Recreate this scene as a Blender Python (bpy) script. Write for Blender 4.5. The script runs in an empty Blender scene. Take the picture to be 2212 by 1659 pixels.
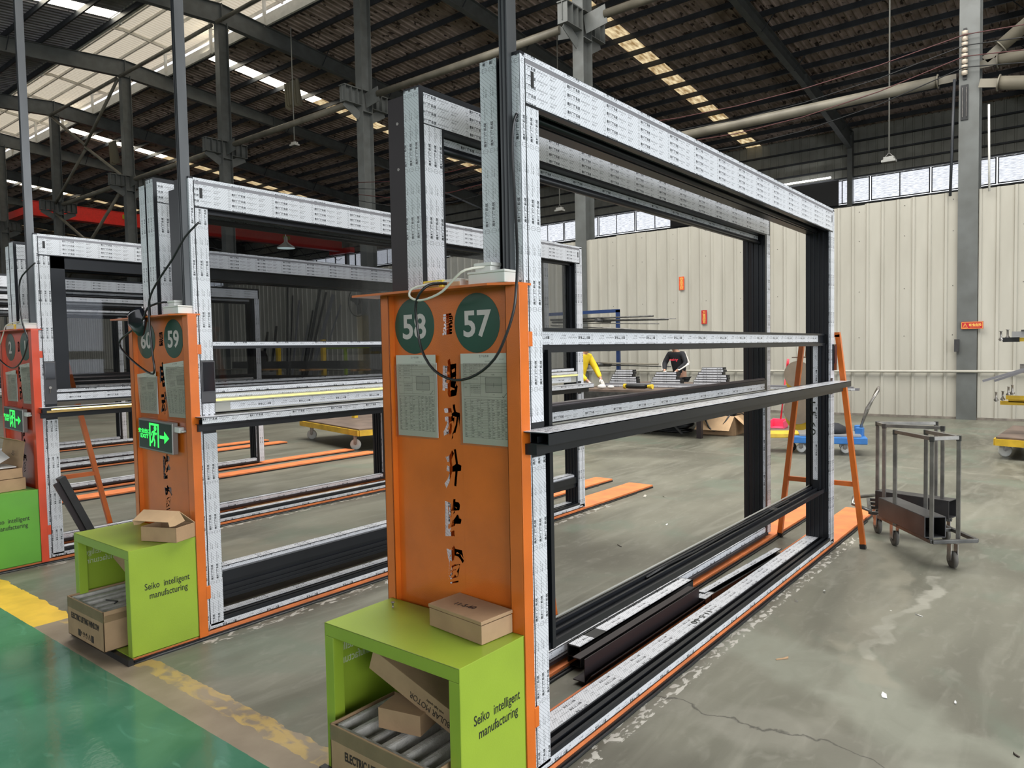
import bpy, bmesh, math, random
import numpy as np
from mathutils import Vector, Matrix
random.seed(7); rng = np.random.RandomState(7)
SC = bpy.context.scene
COL = SC.collection
PI = math.pi

# ------------------------------------------------------------------ camera, world, exposure, lights
cam_d = bpy.data.cameras.new('camera'); cam = bpy.data.objects.new('camera', cam_d); COL.objects.link(cam)
cam_d.sensor_width = 36; cam_d.lens = 25.5607; cam_d.clip_end = 400; cam_d.clip_start = .05
RM = ((0.6220150366, 0.0480195608, -0.7815314555), (-0.7827699860, 0.0136667838, -0.6221610468), (-0.0191948789, 0.9987528928, 0.0460892159))
M4 = Matrix(RM).to_4x4(); M4.translation = (0, 0, 1.5); cam.matrix_world = M4
SC.camera = cam
SC.view_settings.view_transform = 'Standard'; SC.view_settings.look = 'None'
SC.view_settings.exposure = 0.0; SC.view_settings.gamma = 1.0; SC.view_settings.use_curve_mapping = False
try:
    SC.cycles.use_denoising = True; SC.cycles.max_bounces = 7; SC.cycles.diffuse_bounces = 4
    SC.cycles.sample_clamp_indirect = 6; SC.cycles.caustics_reflective = False; SC.cycles.caustics_refractive = False
except Exception: pass
W = bpy.data.worlds.new('world'); SC.world = W; W.use_nodes = True
bgn = W.node_tree.nodes['Background']; bgn.inputs[0].default_value = (.93, .96, 1, 1); bgn.inputs[1].default_value = 1.5

def area(name, loc, size, power, col, aim):
    l = bpy.data.lights.new(name, 'AREA'); l.shape = 'RECTANGLE'; l.size, l.size_y = size; l.energy = power; l.color = col
    o = bpy.data.objects.new(name, l); COL.objects.link(o); o.location = loc
    o.rotation_euler = Vector(aim).to_track_quat('-Z', 'Y').to_euler()
    return o
area('side_daylight_fill', (.5, -13.5, 4.0), (20, 6.0), 2600, (.93, .96, 1), (0, 1, -.05))  # added lamp out of view, stands in for daylight from the right
area('behind_camera_fill', (-13.4, 8, 6.5), (34, 5), 130, (1, .97, .92), (1, 0, -.1))  # added soft fill lamp behind the camera
area('overhead_fill', (8, 4, 13.2), (10, 20), 5400, (1, .97, .92), (0, 0, -1))  # added fill lamp above the view, below closed roof sheets
area('far_overhead_fill', (30, 12, 12.9), (16, 44), 1200, (1, .95, .87), (0, 0, -1))  # added fill lamp under the far roof slope, separate from the skylights

# ------------------------------------------------------------------ materials
MATS = {}
def newmat(name):
    m = bpy.data.materials.new(name); m.use_nodes = True; MATS[name] = m
    return m, m.node_tree.nodes, m.node_tree.links, m.node_tree.nodes['Principled BSDF']
def mat(name, col, rough=.5, metal=0, vary=0., vscale=8, bump=0., bscale=60, col2=None, coat=0, emit=None, es=0, stretch=None, lo=.35, hi=.65):
    m, N, L, b = newmat(name)
    b.inputs['Base Color'].default_value = (*col, 1); b.inputs['Roughness'].default_value = rough; b.inputs['Metallic'].default_value = metal
    if coat: b.inputs['Coat Weight'].default_value = coat; b.inputs['Coat Roughness'].default_value = .08
    if emit: b.inputs['Emission Color'].default_value = (*emit, 1); b.inputs['Emission Strength'].default_value = es
    tc = N.new('ShaderNodeTexCoord')
    src = tc.outputs['Object']
    if stretch:
        mp = N.new('ShaderNodeMapping'); mp.inputs['Scale'].default_value = stretch; L.new(src, mp.inputs[0]); src = mp.outputs[0]
    if col2 or vary:
        nz = N.new('ShaderNodeTexNoise'); nz.inputs['Scale'].default_value = vscale; nz.inputs['Detail'].default_value = 6; L.new(src, nz.inputs[0])
        cr = N.new('ShaderNodeValToRGB'); L.new(nz.outputs[0], cr.inputs[0])
        c2 = col2 or tuple(c * (1 - vary) for c in col)
        c1 = col if col2 else tuple(min(1, c * (1 + vary * .6)) for c in col)
        cr.color_ramp.elements[0].position = lo; cr.color_ramp.elements[1].position = hi
        cr.color_ramp.elements[0].color = (*c2, 1); cr.color_ramp.elements[1].color = (*c1, 1)
        L.new(cr.outputs[0], b.inputs['Base Color'])
    if bump:
        n2 = N.new('ShaderNodeTexNoise'); n2.inputs['Scale'].default_value = bscale; n2.inputs['Detail'].default_value = 4; L.new(src, n2.inputs[0])
        bp = N.new('ShaderNodeBump'); bp.inputs['Strength'].default_value = bump; bp.inputs['Distance'].default_value = .01
        L.new(n2.outputs[0], bp.inputs['Height']); L.new(bp.outputs[0], b.inputs['Normal'])
    return m
DARK = mat('anthracite_aluminium', (.013, .015, .019), .36, .25, vary=.15, vscale=4)
BROWN = mat('brown_aluminium', (.022, .016, .018), .45, .2, vary=.1)
BLACK = mat('black_rubber', (.010, .011, .012), .45, vary=.3, vscale=20)
GREYP = mat('grey_profile', (.22, .22, .24), .4, .3)
BEIGE = mat('beige_profile', (.33, .33, .30), .5)
ORANGE = mat('orange_paint', (.60, .135, .013), .34, vary=.12, vscale=5, bump=.08, bscale=220, coat=.25)
ORANGE_IN = ORANGE
REDOR = mat('red_orange_paint', (.60, .065, .022), .36, vary=.12, vscale=5, coat=.2)
BOARD = mat('worn_orange_board', (.72, .20, .055), .6, col2=(.50, .15, .05), vscale=7, bump=.15, bscale=40)
LIME = mat('lime_paint', (.27, .385, .032), .38, vary=.08, vscale=3, bump=.05, bscale=200, coat=.2)
GREENP = mat('green_paint', (.11, .34, .035), .4, vary=.08, vscale=3, coat=.2)
CARD = mat('cardboard', (.37, .24, .135), .8, vary=.1, vscale=12, bump=.06, bscale=90)
CARD_IN = mat('cardboard_light', (.52, .35, .20), .8, vary=.08, vscale=10)
FOAM = mat('polystyrene_foam', (.52, .50, .46), .75, vary=.15, vscale=35, bump=.4, bscale=140)
STEEL_P = mat('grey_painted_steel', (.122, .130, .126), .45, .1, col2=(.095, .10, .094), vscale=3)
STEEL_D = mat('dark_purlin_steel', (.028, .032, .038), .5, .1, vary=.3, vscale=2)
PIPE = mat('olive_grey_pipe', (.17, .155, .12), .5, .1, vary=.25, vscale=2)
GALV = mat('bare_steel', (.30, .285, .265), .38, .75, vary=.4, vscale=14, bump=.1)
RAWST = mat('raw_steel_tube', (.085, .085, .082), .4, .6, vary=.35, vscale=10)
CREAM = mat('cream_wall_sheet', (.43, .415, .36), .5, col2=(.35, .335, .285), vscale=1.6, stretch=(1, 1, .25), bump=.05, bscale=8)
WALLG = mat('grey_outer_wall_sheet', (.27, .27, .235), .6, vary=.2, vscale=1)
WHITEP = mat('white_painted', (.68, .66, .60), .5, vary=.1, vscale=3)
PLAST = mat('white_plastic', (.66, .66, .62), .35, vary=.05)
CABW = mat('white_cable', (.62, .60, .52), .4)
CABB = mat('black_cable', (.008, .009, .010), .3)
YELLOW = mat('yellow_paint', (.62, .40, .03), .5, vary=.2, vscale=6)
YELPL = mat('yellow_plastic', (.85, .62, .05), .4)
YFAB = mat('yellow_fabric', (.80, .58, .02), .75, vary=.15, vscale=5, bump=.5, bscale=10)
BFAB = mat('black_fabric', (.012, .013, .017), .8, bump=.3, bscale=12)
WFAB = mat('white_fabric', (.6, .58, .54), .8, bump=.2, bscale=40)
GFAB = mat('grey_fabric', (.11, .115, .12), .8, bump=.4, bscale=12)
SKIN = mat('skin', (.45, .25, .17), .55)
HAIR = mat('black_hair', (.01, .009, .008), .6)
BLUE = mat('blue_paint', (.03, .15, .42), .45, vary=.15)
NAVY = mat('navy_paint', (.012, .035, .12), .45)
DARKBLUE = mat('dark_blue_plastic', (.012, .022, .20), .4)
CREAMY = mat('crane_red', (.70, .035, .025), .45, vary=.1)
REDP = mat('red_plastic', (.75, .04, .07), .4)
PINK = mat('pink_plastic', (.80, .07, .16), .45)
WOOD = mat('worn_wood', (.36, .20, .085), .7, col2=(.20, .11, .05), vscale=5, stretch=(1, 6, 6), bump=.2)
PLYW = mat('dark_plywood', (.13, .095, .075), .65, vary=.3, vscale=4)
PAPER = mat('white_paper', (.62, .62, .60), .7)
DISCG = mat('dark_green_vinyl', (.002, .055, .031), .32, vary=.1, coat=.3)
NUMW = mat('pale_vinyl', (.52, .47, .45), .4)
INKB = mat('black_ink', (.012, .016, .010), .6)
INKF = mat('faded_ink', (.50, .55, .38), .6)
INKG = mat('dark_ink_on_cardboard', (.03, .02, .015), .7)
REDLAB = mat('red_label', (.42, .015, .02), .5)
REDPAP = mat('red_paper', (.62, .085, .02), .6, vary=.2, vscale=30)
GOLD = mat('gold_ink', (.85, .55, .12), .5)
EXITG = mat('exit_glow_green', (.0, .2, .05), .5, emit=(.06, 1, .14), es=1.05)
EXITB = mat('exit_sign_face', (.010, .026, .018), .3)
SILV = mat('silver_case', (.26, .25, .24), .35, .5)
BLKGL = mat('black_glossy', (.006, .007, .012), .12, coat=.4)
LED = mat('led_strip', (.5, .45, .15), .5, emit=(1, .86, .22), es=1.15)
LEDW = mat('led_strip_warm', (.9, .8, .4), .5, emit=(1, .78, .30), es=2.2)
TUBE = mat('lit_tube_lamp', (.9, .9, .9), .5, emit=(1, 1, 1), es=6)
SKYW = mat('skylight_white', (.8, .8, .7), .5, emit=(1, .92, .74), es=9)
WOODL = mat('pale_timber', (.50, .30, .14), .75, col2=(.33, .17, .07), vscale=6, stretch=(1, 5, 5))
CLOTH = mat('grey_beige_cloth', (.27, .24, .17), .9, bump=.4, bscale=9)
RUBG = mat('grey_rubber_wheel', (.09, .085, .075), .7)
DKRED = mat('dark_red_cable', (.06, .008, .008), .5)
CERAM = mat('ceramic_insulator', (.42, .36, .29), .4)
MDF = mat('brown_fibreboard_disc', (.20, .16, .12), .75, vary=.15, vscale=5)
BAG = mat('silver_grey_metal', (.34, .34, .34), .35, .5)

def sky_panel_mat():
    m, N, L, b = newmat('skylight_worn')
    tc = N.new('ShaderNodeTexCoord'); mp = N.new('ShaderNodeMapping'); mp.inputs['Scale'].default_value = (.6, 2.2, 1); L.new(tc.outputs['Object'], mp.inputs[0])
    nz = N.new('ShaderNodeTexNoise'); nz.inputs['Scale'].default_value = 3; nz.inputs['Detail'].default_value = 8; L.new(mp.outputs[0], nz.inputs[0])
    cr = N.new('ShaderNodeValToRGB'); e = cr.color_ramp.elements; e[0].position = .36; e[0].color = (.32, .20, .08, 1); e[1].position = .66; e[1].color = (1.0, .82, .5, 1)
    L.new(nz.outputs[0], cr.inputs[0]); L.new(cr.outputs[0], b.inputs['Emission Color']); b.inputs['Emission Strength'].default_value = .95
    b.inputs['Base Color'].default_value = (.4, .3, .2, 1)
    return m
SKYP = sky_panel_mat()

def pane_mat():          # windows of the outer wall: panes lined with a printed film, bright from outside
    m, N, L, b = newmat('bright_window_pane')
    tc = N.new('ShaderNodeTexCoord'); mp = N.new('ShaderNodeMapping'); mp.inputs['Scale'].default_value = (1, 1.6, 14); L.new(tc.outputs['Object'], mp.inputs[0])
    nz = N.new('ShaderNodeTexNoise'); nz.inputs['Scale'].default_value = 2.4; nz.inputs['Detail'].default_value = 5; L.new(mp.outputs[0], nz.inputs[0])
    cr = N.new('ShaderNodeValToRGB'); e = cr.color_ramp.elements; e[0].position = .40; e[0].color = (.45, .48, .56, 1); e[1].position = .56; e[1].color = (.86, .90, .97, 1)
    L.new(nz.outputs[0], cr.inputs[0]); L.new(cr.outputs[0], b.inputs['Emission Color']); b.inputs['Emission Strength'].default_value = 1.0
    return m
PANE = pane_mat()

def roof_mat(name, c1, c2, c3, sc, exterior=(.6, .6, .58), rust=.60):
    m, N, L, b = newmat(name)
    tc = N.new('ShaderNodeTexCoord'); mp = N.new('ShaderNodeMapping'); mp.inputs['Scale'].default_value = (.8, 1.6, 1); L.new(tc.outputs['Object'], mp.inputs[0])
    oi = N.new('ShaderNodeObjectInfo'); ad = N.new('ShaderNodeVectorMath'); ad.operation = 'ADD'
    L.new(mp.outputs[0], ad.inputs[0])
    ml = N.new('ShaderNodeMath'); ml.operation = 'MULTIPLY'; ml.inputs[1].default_value = 57; L.new(oi.outputs['Random'], ml.inputs[0]); L.new(ml.outputs[0], ad.inputs[1])
    n1 = N.new('ShaderNodeTexNoise'); n1.inputs['Scale'].default_value = sc; n1.inputs['Detail'].default_value = 8; L.new(ad.outputs[0], n1.inputs[0])
    cr = N.new('ShaderNodeValToRGB'); e = cr.color_ramp.elements; e[0].position = .38; e[0].color = (*c1, 1); e[1].position = .62; e[1].color = (*c2, 1)
    L.new(n1.outputs[0], cr.inputs[0])
    n2 = N.new('ShaderNodeTexNoise'); n2.inputs['Scale'].default_value = sc * 1.9; n2.inputs['Detail'].default_value = 5; L.new(ad.outputs[0], n2.inputs[0])
    c2r = N.new('ShaderNodeValToRGB'); e = c2r.color_ramp.elements; e[0].position = rust; e[0].color = (0, 0, 0, 1); e[1].position = rust + .02; e[1].color = (1, 1, 1, 1)
    L.new(n2.outputs[0], c2r.inputs[0])
    mx = N.new('ShaderNodeMix'); mx.data_type = 'RGBA'; L.new(c2r.outputs[0], mx.inputs[0]); L.new(cr.outputs[0], mx.inputs[6]); mx.inputs[7].default_value = (*c3, 1)
    L.new(mx.outputs[2], b.inputs['Base Color']); b.inputs['Roughness'].default_value = .55
    bp = N.new('ShaderNodeBump'); bp.inputs['Strength'].default_value = .5; bp.inputs['Distance'].default_value = .03; L.new(n1.outputs[0], bp.inputs['Height']); L.new(bp.outputs[0], b.inputs['Normal'])
    return m
ROOFM = roof_mat('peeling_roof_lining', (.25, .19, .155), (.46, .36, .31), (.045, .030, .023), 1.6)
ROOFG = roof_mat('grey_roof_lining', (.22, .205, .225), (.34, .32, .335), (.07, .06, .06), 1.2, rust=.66)

def monitor_mat():
    m, N, L, b = newmat('translucent_roof_sheet')
    b.inputs['Base Color'].default_value = (.66, .60, .50, 1); b.inputs['Roughness'].default_value = .6
    tr = N.new('ShaderNodeBsdfTranslucent'); tr.inputs[0].default_value = (.80, .70, .55, 1)
    mx = N.new('ShaderNodeMixShader'); mx.inputs[0].default_value = .5
    L.new(b.outputs[0], mx.inputs[1]); L.new(tr.outputs[0], mx.inputs[2]); L.new(mx.outputs[0], N['Material Output'].inputs[0])
    return m
MONI = monitor_mat()

def glass_mat(name, tint, mix, rough=.02):
    m, N, L, b = newmat(name)
    t = N.new('ShaderNodeBsdfTransparent'); t.inputs[0].default_value = (*tint, 1)
    g = N.new('ShaderNodeBsdfGlossy'); g.inputs['Roughness'].default_value = rough; g.inputs[0].default_value = (.8, .82, .88, 1)
    fr = N.new('ShaderNodeLayerWeight'); fr.inputs[0].default_value = .35
    mp = N.new('ShaderNodeMapRange'); mp.inputs[3].default_value = mix; mp.inputs[4].default_value = mix + .22; L.new(fr.outputs['Fresnel'], mp.inputs[0])
    mx = N.new('ShaderNodeMixShader'); L.new(mp.outputs[0], mx.inputs[0]); L.new(t.outputs[0], mx.inputs[1]); L.new(g.outputs[0], mx.inputs[2])
    L.new(mx.outputs[0], N['Material Output'].inputs[0]); N.remove(b)
    return m
GLASS = glass_mat('tinted_glass', (.66, .67, .68), .012)
SLEEVE = glass_mat('clear_plastic_sleeve', (.975, .965, .95), .0, .12)
WRAP = glass_mat('clear_plastic_wrap', (.96, .96, .95), .08, .15)

def floor_mat():
    m, N, L, b = newmat('painted_concrete_floor')
    tc = N.new('ShaderNodeTexCoord'); P = tc.outputs['Object']
    sx = N.new('ShaderNodeSeparateXYZ'); L.new(P, sx.inputs[0])
    def noise(scale, det=6, stretch=None, dist=0):
        n = N.new('ShaderNodeTexNoise'); n.inputs['Scale'].default_value = scale; n.inputs['Detail'].default_value = det; n.inputs['Distortion'].default_value = dist
        if stretch:
            mp = N.new('ShaderNodeMapping'); mp.inputs['Scale'].default_value = stretch; mp.inputs['Rotation'].default_value = (0, 0, .25); L.new(P, mp.inputs[0]); L.new(mp.outputs[0], n.inputs[0])
        else: L.new(P, n.inputs[0])
        return n.outputs[0]
    def ramp(src, a, ca, c, cc):
        r = N.new('ShaderNodeValToRGB'); e = r.color_ramp.elements; e[0].position = a; e[0].color = ca; e[1].position = c; e[1].color = cc; L.new(src, r.inputs[0]); return r.outputs[0]
    def mixc(f, A, B):
        x = N.new('ShaderNodeMix'); x.data_type = 'RGBA'
        for v, i in ((f, 0), (A, 6), (B, 7)):
            if isinstance(v, (tuple, float)): x.inputs[i].default_value = v
            else: L.new(v, x.inputs[i])
        return x.outputs[2]
    def math_(op, a, c):
        x = N.new('ShaderNodeMath'); x.operation = op
        for v, i in ((a, 0), (c, 1)):
            if isinstance(v, (int, float)): x.inputs[i].default_value = v
            else: L.new(v, x.inputs[i])
        return x.outputs[0]
    BW = ((0, 0, 0, 1), (1, 1, 1, 1))
    base = ramp(noise(.55, 9, (1, 2.6, 1), .8), .33, (.088, .087, .066, 1), .68, (.178, .176, .138, 1))
    base = mixc(math_('MULTIPLY', ramp(noise(1.7, 10, (.5, 3.2, 1), 1.6), .50, BW[0], .70, BW[1]), .5), base, (.215, .213, .175, 1))
    base = mixc(math_('MULTIPLY', ramp(noise(.9, 6, None, 1.2), .56, BW[0], .66, BW[1]), .55), base, (.115, .148, .112, 1))
    base = mixc(math_('MULTIPLY', ramp(noise(.38, 5, (1.5, .8, 1)), .50, BW[0], .64, BW[1]), .6), base, (.074, .070, .053, 1))
    base = mixc(math_('MULTIPLY', ramp(noise(7, 8, (1, 2, 1), 1), .55, BW[0], .72, BW[1]), .30), base, (.24, .235, .20, 1))
    nzv = N.new('ShaderNodeTexNoise'); nzv.inputs['Scale'].default_value = 3.2; nzv.inputs['Detail'].default_value = 8; L.new(P, nzv.inputs[0])
    cen = N.new('ShaderNodeVectorMath'); cen.operation = 'SUBTRACT'; L.new(nzv.outputs['Color'], cen.inputs[0]); cen.inputs[1].default_value = (.5, .5, .5)
    va = N.new('ShaderNodeVectorMath'); va.operation = 'MULTIPLY_ADD'; L.new(cen.outputs[0], va.inputs[0]); va.inputs[1].default_value = (.38, .38, 0); L.new(P, va.inputs[2])
    def vm(op, a, b_=None, out=0):
        x = N.new('ShaderNodeVectorMath'); x.operation = op
        for v, i in ((a, 0), (b_, 1)):
            if v is None: continue
            if isinstance(v, tuple): x.inputs[i].default_value = v
            else: L.new(v, x.inputs[i])
        return x.outputs[out]
    def polyline(pts):
        d_ = None
        for (ax, ay), (bx__, by) in zip(pts, pts[1:]):
            ab = (bx__ - ax, by - ay, 0); l2 = ab[0] ** 2 + ab[1] ** 2
            pa = vm('SUBTRACT', va.outputs[0], (ax, ay, 0)); dt = vm('DOT_PRODUCT', pa, ab, 1)
            t_ = N.new('ShaderNodeMath'); t_.operation = 'MULTIPLY'; t_.use_clamp = True; L.new(dt, t_.inputs[0]); t_.inputs[1].default_value = 1 / l2
            sc = N.new('ShaderNodeVectorMath'); sc.operation = 'SCALE'; sc.inputs[0].default_value = ab; L.new(t_.outputs[0], sc.inputs['Scale'])
            dd = vm('LENGTH', vm('SUBTRACT', pa, sc.outputs[0]), None, 1)
            d_ = dd if d_ is None else math_('MINIMUM', d_, dd)
        return d_
    crack = polyline([(2.70, 1.46), (2.77, 1.327), (2.804, 1.085), (2.801, .887), (2.792, .712), (2.78, .3), (2.70, -.6)])
    vein = polyline([(5.962, 1.256), (5.505, 1.063), (5.151, .956), (4.747, .898), (4.347, .884), (3.918, .927), (3.638, .896), (3.45, .75)])
    vein2 = polyline([(5.228, .73), (4.84, .723), (4.398, .776), (4.004, .807), (3.669, .854)])
    patch = polyline([(3.60, 1.44), (3.45, 1.0), (3.35, .77), (3.06, .48), (2.95, .2)])
    joint = polyline([(-3, -2.2), (12.2, 1.1), (14.5, 1.6)]); joint2 = polyline([(9.6, -6), (9.9, 14)]); swirl = polyline([(3.15, 5.3), (3.02, 4.86), (2.93, 4.5)])
    ragged = ramp(noise(2.6, 8, None, 1), .40, (.35, .35, .35, 1), .60, BW[1])
    for d_, w_, k_, col_ in ((patch, .26, .62, (.215, .225, .182, 1)), (crack, .15, .5, (.215, .21, .175, 1)), (vein, .10, .6, (.225, .212, .165, 1)), (vein2, .045, .75, (.30, .295, .25, 1)), (joint, .05, .35, (.25, .245, .20, 1)), (joint2, .05, .35, (.25, .245, .20, 1)), (swirl, .22, .5, (.22, .20, .15, 1))):
        base = mixc(math_('MULTIPLY', math_('MULTIPLY', ramp(d_, w_ * .55, BW[1], w_, BW[0]), ragged), k_), base, col_)
    base = mixc(math_('MULTIPLY', ramp(crack, .002, BW[1], .006, BW[0]), .85), base, (.035, .033, .028, 1))
    # pale cement residue along the rubber skirts
    for ye in (1.42, 3.60, 5.93):
        near = math_('LESS_THAN', math_('ABSOLUTE', math_('SUBTRACT', sx.outputs[1], ye), 0), .042)
        base = mixc(math_('MULTIPLY', math_('MULTIPLY', near, ramp(noise(16, 8, (1, 2, 1), .8), .53, BW[0], .57, BW[1])), math_('MULTIPLY', math_('GREATER_THAN', sx.outputs[0], 1.9), math_('LESS_THAN', sx.outputs[0], 6.0))), base, (.40, .39, .35, 1))
    specks = N.new('ShaderNodeTexVoronoi'); specks.inputs['Scale'].default_value = 3.2; L.new(P, specks.inputs[0])
    base = mixc(ramp(specks.outputs['Distance'], .018, BW[1], .024, BW[0]), base, (.5, .5, .46, 1))
    # painted aisle: green floor, worn yellow line
    wob = math_('MULTIPLY', math_('SUBTRACT', noise(9, 5), .5), .07)
    xw = math_('ADD', sx.outputs[0], wob)
    green = ramp(noise(3.2, 10, None, .6), .33, (.034, .125, .074, 1), .68, (.062, .176, .112, 1))
    scr = math_('MULTIPLY', ramp(noise(5, 9, (2, .6, 1), 2.2), .62, BW[0], .74, BW[1]), .4)
    green = mixc(scr, green, (.10, .26, .18, 1))
    green = mixc(ramp(specks.outputs['Distance'], .018, BW[1], .026, BW[0]), green, (.65, .68, .6, 1))
    wear = ramp(noise(11, 9, (1, .6, 1), 1), .44, BW[0], .56, BW[1])
    ymask = math_('MAXIMUM', math_('GREATER_THAN', sx.outputs[1], 4.62), math_('MULTIPLY', math_('MULTIPLY', wear, math_('GREATER_THAN', xw, 1.565)), .32))
    stripe = mixc(ymask, ramp(noise(4, 6), .35, (.17, .135, .095, 1), .65, (.245, .20, .145, 1)), ramp(noise(6, 5), .3, (.55, .36, .04, 1), .6, (.72, .47, .05, 1)))
    in_stripe = math_('MULTIPLY', math_('LESS_THAN', xw, 1.66), math_('GREATER_THAN', sx.outputs[0], 1.45))
    c = mixc(in_stripe, base, stripe)
    gm = math_('LESS_THAN', math_('ADD', sx.outputs[0], math_('MULTIPLY', wob, .12)), 1.452)
    c = mixc(gm, c, green)
    L.new(c, b.inputs['Base Color'])
    rg = N.new('ShaderNodeMapRange'); L.new(gm, rg.inputs[0]); rg.inputs[3].default_value = .42; rg.inputs[4].default_value = .10; L.new(rg.outputs[0], b.inputs['Roughness'])
    nb = noise(38, 3); bp = N.new('ShaderNodeBump'); bp.inputs['Strength'].default_value = .16; bp.inputs['Distance'].default_value = .003; L.new(nb, bp.inputs['Height']); L.new(bp.outputs[0], b.inputs['Normal'])
    return m
FLOORM = floor_mat()

# ------------------------------------------------------------------ mesh helpers
class MB:
    def __init__(s): s.v = []; s.f = []; s.m = []; s.uv = []; s.mats = []; s.sm = []
    def mi(s, m):
        if m not in s.mats: s.mats.append(m)
        return s.mats.index(m)
    def poly(s, pts, m, uvs=None, smooth=False):
        n = len(s.v); s.v += [tuple(p) for p in pts]; s.f.append(tuple(range(n, n + len(pts)))); s.m.append(s.mi(m))
        s.uv += list(uvs) if uvs else [(0, 0)] * len(pts); s.sm.append(smooth)
    def box(s, x0, x1, y0, y1, z0, z1, m, M=None):
        if x1 < x0: x0, x1 = x1, x0
        if y1 < y0: y0, y1 = y1, y0
        if z1 < z0: z0, z1 = z1, z0
        c = [(x0, y0, z0), (x1, y0, z0), (x1, y1, z0), (x0, y1, z0), (x0, y0, z1), (x1, y0, z1), (x1, y1, z1), (x0, y1, z1)]
        if M is not None: c = [tuple(M @ Vector(p)) for p in c]
        n = len(s.v); s.v += c; k = s.mi(m)
        for f in ((0, 3, 2, 1), (4, 5, 6, 7), (0, 1, 5, 4), (1, 2, 6, 5), (2, 3, 7, 6), (3, 0, 4, 7)):
            s.f.append(tuple(n + i for i in f)); s.m.append(k); s.uv += [(0, 0)] * 4; s.sm.append(False)
        return s
    def tube(s, pts, r, m, seg=8, cap=True, close=False):
        pts = [Vector(p) for p in pts]; n = len(pts); rings = []
        up = Vector((0, 0, 1)); prev = None
        for i, p in enumerate(pts):
            a = pts[(i + 1) % n] - p if (i < n - 1 or close) else p - pts[i - 1]
            b = p - pts[i - 1] if (i > 0 or close) else a
            t = (a.normalized() + b.normalized()); t = t.normalized() if t.length > 1e-6 else a.normalized()
            if prev is None:
                u = t.cross(up); u = u if u.length > 1e-3 else t.cross(Vector((1, 0, 0)))
            else: u = prev - t * prev.dot(t)
            u.normalize(); prev = u; w = t.cross(u)
            rr = r[i] if isinstance(r, (list, tuple)) else r
            base = len(s.v); rings.append(base)
            s.v += [tuple(p + (u * math.cos(2 * PI * k / seg) + w * math.sin(2 * PI * k / seg)) * rr) for k in range(seg)]
        k = s.mi(m)
        rr = list(zip(rings, rings[1:])) + ([(rings[-1], rings[0])] if close else [])
        for a, b in rr:
            for j in range(seg):
                s.f.append((a + j, a + (j + 1) % seg, b + (j + 1) % seg, b + j)); s.m.append(k); s.uv += [(0, 0)] * 4; s.sm.append(seg > 5)
        if cap and not close:
            for a, rev in ((rings[0], True), (rings[-1], False)):
                f = tuple(a + j for j in range(seg)); s.f.append(f[::-1] if rev else f); s.m.append(k); s.uv += [(0, 0)] * seg; s.sm.append(False)
        return s
    def bar(s, a, b, w, h, m, up=(0, 0, 1)):
        a = Vector(a); b = Vector(b); t = (b - a).normalized(); u = t.cross(Vector(up)); u = u.normalized() if u.length > 1e-4 else Vector((0, 1, 0)); v = u.cross(t)
        c = [p + u * (sx * w / 2) + v * (sy * h / 2) for p in (a, b) for sx, sy in ((-1, -1), (1, -1), (1, 1), (-1, 1))]
        n = len(s.v); s.v += [tuple(p) for p in c]; k = s.mi(m)
        for f in ((0, 1, 2, 3), (7, 6, 5, 4), (0, 4, 5, 1), (1, 5, 6, 2), (2, 6, 7, 3), (3, 7, 4, 0)):
            s.f.append(tuple(n + i for i in f)); s.m.append(k); s.uv += [(0, 0)] * 4; s.sm.append(False)
        return s
    def lathe(s, prof, m, c=(0, 0, 0), seg=20, axis='z'):
        k = s.mi(m); rings = []
        for r, h in prof:
            base = len(s.v); rings.append(base)
            for j in range(seg):
                a = 2 * PI * j / seg; x, y = r * math.cos(a), r * math.sin(a)
                p = {'z': (x, y, h), 'x': (h, x, y), 'y': (x, h, y)}[axis]
                s.v.append((p[0] + c[0], p[1] + c[1], p[2] + c[2]))
        for a, b in zip(rings, rings[1:]):
            for j in range(seg):
                s.f.append((a + j, a + (j + 1) % seg, b + (j + 1) % seg, b + j)); s.m.append(k); s.uv += [(0, 0)] * 4; s.sm.append(True)
        for a in (rings[0], rings[-1]):
            s.f.append(tuple(a + j for j in range(seg))); s.m.append(k); s.uv += [(0, 0)] * seg; s.sm.append(False)
        return s
    def build(s, name, parent=None, bevel=0, fix=False):
        me = bpy.data.meshes.new(name); me.from_pydata(s.v, [], s.f)
        for m in s.mats: me.materials.append(m)
        me.polygons.foreach_set('material_index', s.m); me.polygons.foreach_set('use_smooth', s.sm)
        if any(u != (0, 0) for u in s.uv):
            l = me.uv_layers.new(name='UVMap'); l.data.foreach_set('uv', [c for u in s.uv for c in u])
        if fix or True:
            pass
        me.update()
        o = bpy.data.objects.new(name, me); COL.objects.link(o)
        if parent: o.parent = parent
        if bevel:
            md = o.modifiers.new('bevel', 'BEVEL'); md.width = bevel; md.segments = 2; md.limit_method = 'ANGLE'
        return o
def tag(o, label=None, cat=None, group=None, kind=None):
    if label: o['label'] = label
    if cat: o['category'] = cat
    if group: o['group'] = group
    if kind: o['kind'] = kind
    return o
def thing(name, label, cat, loc=(0, 0, 0), group=None):
    o = bpy.data.objects.new(name, None); COL.objects.link(o); o.location = loc; o.empty_display_size = .1
    return tag(o, label, cat, group)
class Rel:      # builds meshes in world coordinates under a thing whose Empty sits at loc
    pass
def put(mb, name, root, bevel=0):       # world coordinates mesh parented to a root that may be moved
    o = mb.build(name, root, bevel)
    L0 = Vector((0, 0, 0)); r = root
    while r is not None: L0 += r.location; r = r.parent
    if L0.length > 0:
        for v in o.data.vertices: v.co -= L0
    return o
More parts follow.
